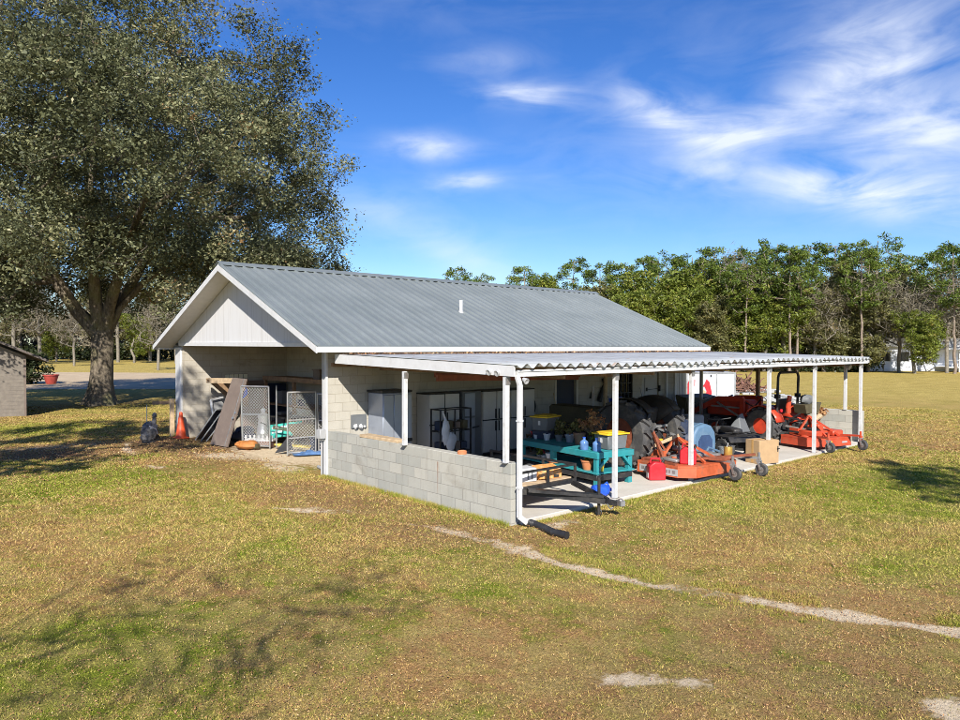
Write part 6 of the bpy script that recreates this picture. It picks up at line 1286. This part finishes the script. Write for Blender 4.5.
part('side_rail', rust, m1, lambda b_: (b_.bar((-1.0, -.35, .36), (-.9, .6, .36), .06, .05), b_.bar((-.95, .6, .37), (1.0, .6, .37), .06, .05), b_.bar((1.0, -.35, .36), (.95, .6, .36), .06, .05))); part('pulley_cover', dsteel, m1, lambda b_: b_.box((-.62, .0, .40), (.42, .46, .07)), bevel=.02); part('pulley_cover', dsteel, m1, lambda b_: b_.box((.62, .0, .40), (.42, .46, .07)), bevel=.02)
part('lift_arm', rust, m1, lambda b_: (b_.bar((-.55, .35, .38), (-.42, .75, .95), .05, .07), b_.bar((-.42, .75, .95), (-.25, .5, .5), .04)))
for pts in ([(-.1, -.45, .8), (-.3, -.7, .9), (-.2, -.95, .6)], [(.12, -.45, .85), (.3, -.75, .75), (.15, -1.0, .6)]): part('hydraulic_hose', blackm, T1, hose(pts, .016))
part('drawbar', dsteel, T1, lambda b_: b_.bar((0, -.3, .42), (0, -.95, .40), .09, .05)); part('tool_tray', dsteel, T1, lambda b_: b_.box((0, -.42, .98), (.7, .2, .05))); part('pto_guard', yellow, T1, lambda b_: b_.box((0, -.52, .62), (.2, .08, .12)))
CL = [  # name, label, category, place, turn, builder
 ('bucket', 'white plastic bucket on the slab behind the red gas can', 'bucket', (5.05, 2.6, .045), 0, white, lambda b_: b_.lathe([(.12, 0), (.15, .32), (.16, .33), (.14, .33), (.11, .03), (0, .03)], n=18)),
 ('bucket', 'grey bucket between the kennel and the quad bike', 'bucket', (8.55, .95, .045), 0, grey, lambda b_: b_.lathe([(.12, 0), (.15, .32), (.16, .33), (.14, .33), (.11, .03), (0, .03)], n=18)),
 ('tool_chest', 'black tool chest against the wall between cabinets and dark door', 'tool chest', (7.0, 5.5, .045), 0, black, lambda b_: (b_.bb(-.3, .3, -.22, .25, .08, .80), b_.bb(-.28, .28, -.235, -.221, .12, .30), b_.bb(-.28, .28, -.235, -.221, .33, .52), b_.bb(-.28, .28, -.235, -.221, .55, .76))),
 ('workbench', 'dark wooden workbench under the barred window', 'workbench', (10.3, 5.4, .045), 0, wood, lambda b_: (b_.bb(-.9, .9, -.3, .35, .86, .91), b_.bb(-.85, -.75, -.25, .3, 0, .86), b_.bb(.75, .85, -.25, .3, 0, .86), b_.bb(-.85, .85, -.2, .3, .25, .28))),
 ('cooler', 'blue and white picnic cooler on the workbench under the window', 'cooler', (10.0, 5.4, .955), 8, bluep, lambda b_: (b_.box((0, 0, .15), (.46, .30, .30)), b_.box((0, 0, .32), (.49, .33, .05)), b_.tube([(-.25, 0, .22), (-.27, 0, .37), (.27, 0, .37), (.25, 0, .22)], .012, 6))),
 ('paint_can', 'small steel paint can on the workbench', 'can', (10.7, 5.3, .955), 0, steel, lambda b_: b_.lathe([(.085, 0), (.09, .01), (.085, .02), (.085, .18), (.09, .19), (.075, .195), (0, .19)], n=16)),
 ('feed_sack', 'pale feed sack slumped beside the dark door', 'sack', (9.0, 4.6, .045), 30, soffit, lambda b_: (b_.ball((0, 0, .16), (.38, .24, .17), 14, 8, .08, 3), b_.ball((.1, .03, .38), (.34, .22, .14), 14, 8, .1, 5))),
 ('garden_hose', 'coiled green garden hose on the slab under the bench end', 'hose', (4.6, 1.75, .045), 0, M('hose_green', (.04, .16, .05), .5), lambda b_: [b_.lathe([(.20+.02*q, -.018), (.218+.02*q, 0), (.20+.02*q, .018), (.182+.02*q, 0)], (0, 0, .02+.03*(q % 3)), 22, None, True) for q in range(5)]),
 ('push_broom', 'push broom leaning on the wall left of the dark door', 'broom', (7.45, 5.72, .045), 0, wood_l, lambda b_: (b_.tube([(0, -.28, .05), (.05, .1, 1.5)], .014, 7), b_.box((0, -.28, .06), (.42, .07, .09), rz=0))),
 ('shovel', 'long handled shovel leaning beside the white door', 'shovel', (11.75, 5.72, .045), 0, dsteel, lambda b_: (b_.tube([(0, -.3, .3), (.03, .1, 1.5)], .016, 7), b_.prism([(-.11, 0), (.11, 0), (.11, -.2), (0, -.3), (-.11, -.2)], .012, Matrix(((1, 0, 0), (0, .25, 1), (0, .97, -.2))), (0, -.31, .31)))),
 ('spare_tyre', 'small worn tyre lying flat beside the quad bike', 'tyre', (8.75, 2.05, .045), 0, rubber, lambda b_: b_.lathe([(.17, .02), (.28, 0), (.31, .05), (.31, .13), (.28, .18), (.17, .16)], n=24, closed=True)),
 ('milk_crate', 'grey milk crate on the slab behind the orange mower deck', 'crate', (7.3, .9, .045), 12, grey, lambda b_: (b_.bb(-.17, .17, -.17, .17, 0, .02), b_.bb(-.17, .17, -.17, -.15, 0, .28), b_.bb(-.17, .17, .15, .17, 0, .28), b_.bb(-.17, -.15, -.15, .15, 0, .28), b_.bb(.15, .17, -.15, .15, 0, .28))),
 ('plastic_drum', 'white plastic drum standing past the quad bike', 'drum', (10.3, 2.9, .045), 0, lgrey, lambda b_: b_.lathe([(.27, 0), (.29, .03), (.29, .28), (.30, .30), (.29, .32), (.29, .58), (.30, .60), (.29, .62), (.29, .86), (.26, .90), (0, .90)], n=22)),
 ('floor_jack', 'long low red floor jack behind the red gas can', 'jack', (5.0, 3.4, .045), 20, red, lambda b_: (b_.bb(-.12, .12, -.4, .3, .05, .15), b_.bar((0, .3, .12), (0, .75, .75), .035), b_.lathe([(.07, -.13), (.07, .13)], (0, -.35, .07), 12, RY(90)))),
 # in the open bay
 ('wheelbarrow', 'dark wheelbarrow parked deep in the bay behind the silver gate', 'wheelbarrow', (1.9, 10.4, .03), -30, olive, lambda b_: (b_.prism([(-.3, .3), (.45, .35), (.6, .65), (-.5, .6)], .6, Matrix(((1, 0, 0), (0, 0, 1), (0, 1, 0))), (0, -.3, 0)), b_.bar((-.9, -.25, .55), (.6, -.1, .25), .04), b_.bar((-.9, .25, .55), (.6, .1, .25), .04), b_.bar((-.3, -.22, 0), (-.3, -.22, .4), .03), b_.bar((-.3, .22, 0), (-.3, .22, .4), .03), b_.lathe([(.08, -.05), (.19, -.05), (.2, 0), (.19, .05), (.08, .05)], (.7, 0, .2), 18, RX(90), True))),
 ('dog_crate', 'black wire dog crate deep in the bay behind the teal sign', 'crate', (2.2, 12.0, .03), 0, black, lambda b_: ([b_.bar((-.4+.1*q, -.6, 0), (-.4+.1*q, -.6, .7), .012) for q in range(9)], [b_.bar((-.4, -.6+.12*q, 0), (-.4, -.6+.12*q, .7), .012) for q in range(11)], b_.bb(-.4, .4, -.6, .6, 0, .04), b_.bb(-.4, .4, -.6, .6, .68, .70))),
 ('plastic_tub', 'navy plastic tub on the bay floor near the corner gate', 'tub', (1.9, 9.4, .03), 15, navy, lambda b_: (b_.prism([(-.3, -.2), (.3, -.2), (.3, .2), (-.3, .2)], .32), b_.box((0, 0, .335), (.66, .46, .03)))),
 ('lumber_scrap', 'heap of scrap lumber on the bay floor below the shelving', 'lumber', (2.0, 7.0, .03), 80, wood, lambda b_: [b_.bar((-.8+.07*q, -.3+.06*q, .04+.05*(q % 4)), (.8-.05*q, -.2+.05*q, .05+.05*(q % 3)), .09, .04) for q in range(10)]),
 ('folded_tarp', 'folded dark tarp heaped behind the orange sack', 'tarp', (.95, 12.6, .02), 0, navy, lambda b_: (b_.ball((0, 0, .14), (.45, .3, .16), 14, 8, .15, 3), b_.ball((.15, .1, .3), (.3, .25, .14), 12, 7, .18, 6))),
]
for (nm, lab, cat, loc, rz, mt, fn) in CL:
    t_ = thing(nm, lab, cat, loc, rz); part({'bucket': 'pail', 'cooler': 'chest'}.get(nm, nm+'_body'), mt, t_, fn, bevel=.006 if nm in ('tool_chest', 'workbench', 'cooler', 'plastic_tub') else 0)
    if nm == 'bucket': part('handle', steel, t_, lambda b_: b_.tube([(-.155, 0, .30), (-.12, -.12, .22), (.12, -.12, .22), (.155, 0, .30)], .004, 5))
    if nm == 'cooler': part('lid', white, t_, lambda b_: b_.box((0, 0, .352), (.44, .28, .018)))
    if nm == 'tool_chest': part('handle', steel, t_, lambda b_: [b_.bar((-.2, -.25, z_), (.2, -.25, z_), .02) for z_ in (.21, .42, .65)])
for i, (x_, w_, h_, lab) in enumerate([(1.75, .9, 1.72, 'dark sheet added at the bay back wall to darken the view behind the silver gate, left one'), (2.62, .85, 1.60, 'dark sheet added at the bay back wall to darken the view behind the silver gate, right one')]):
    q = thing('added_dark_sheet', lab, 'dark sheet', (x_, 14.45, .03), 0, 'added dark sheets in the bay')
    part('sheet_face', [browndoor, navy][i], q, lambda b_: b_.box((w_/2, .12, h_/2), (w_, .02, h_), rot=RX(-8)), bevel=.003)  # dark sheets added so the bay reads dark behind the silver gate
r = np.random.default_rng(88); d_, q_ = [], []
for a_, b_ in zip(PATH[6:-1], PATH[7:]):
    n_ = int(np.hypot(*(b_-a_))*110); f = r.random(n_); p_ = a_+(b_-a_)*f[:, None]+r.normal(0, .12, (n_, 2)); q_.append(p_)
q_ = np.concatenate(q_); kp = free(q_[:, 0], q_[:, 1]); q_ = q_[kp]
o = flakes('path_grit', q_[:, 0], q_[:, 1], hz(q_[:, 0], q_[:, 1])+.004, r.uniform(.004, .014, len(q_)), leaf_l, r, None, .9); stuff(o, 'grit and leaf crumbs on the bare sandy path', 'grit')
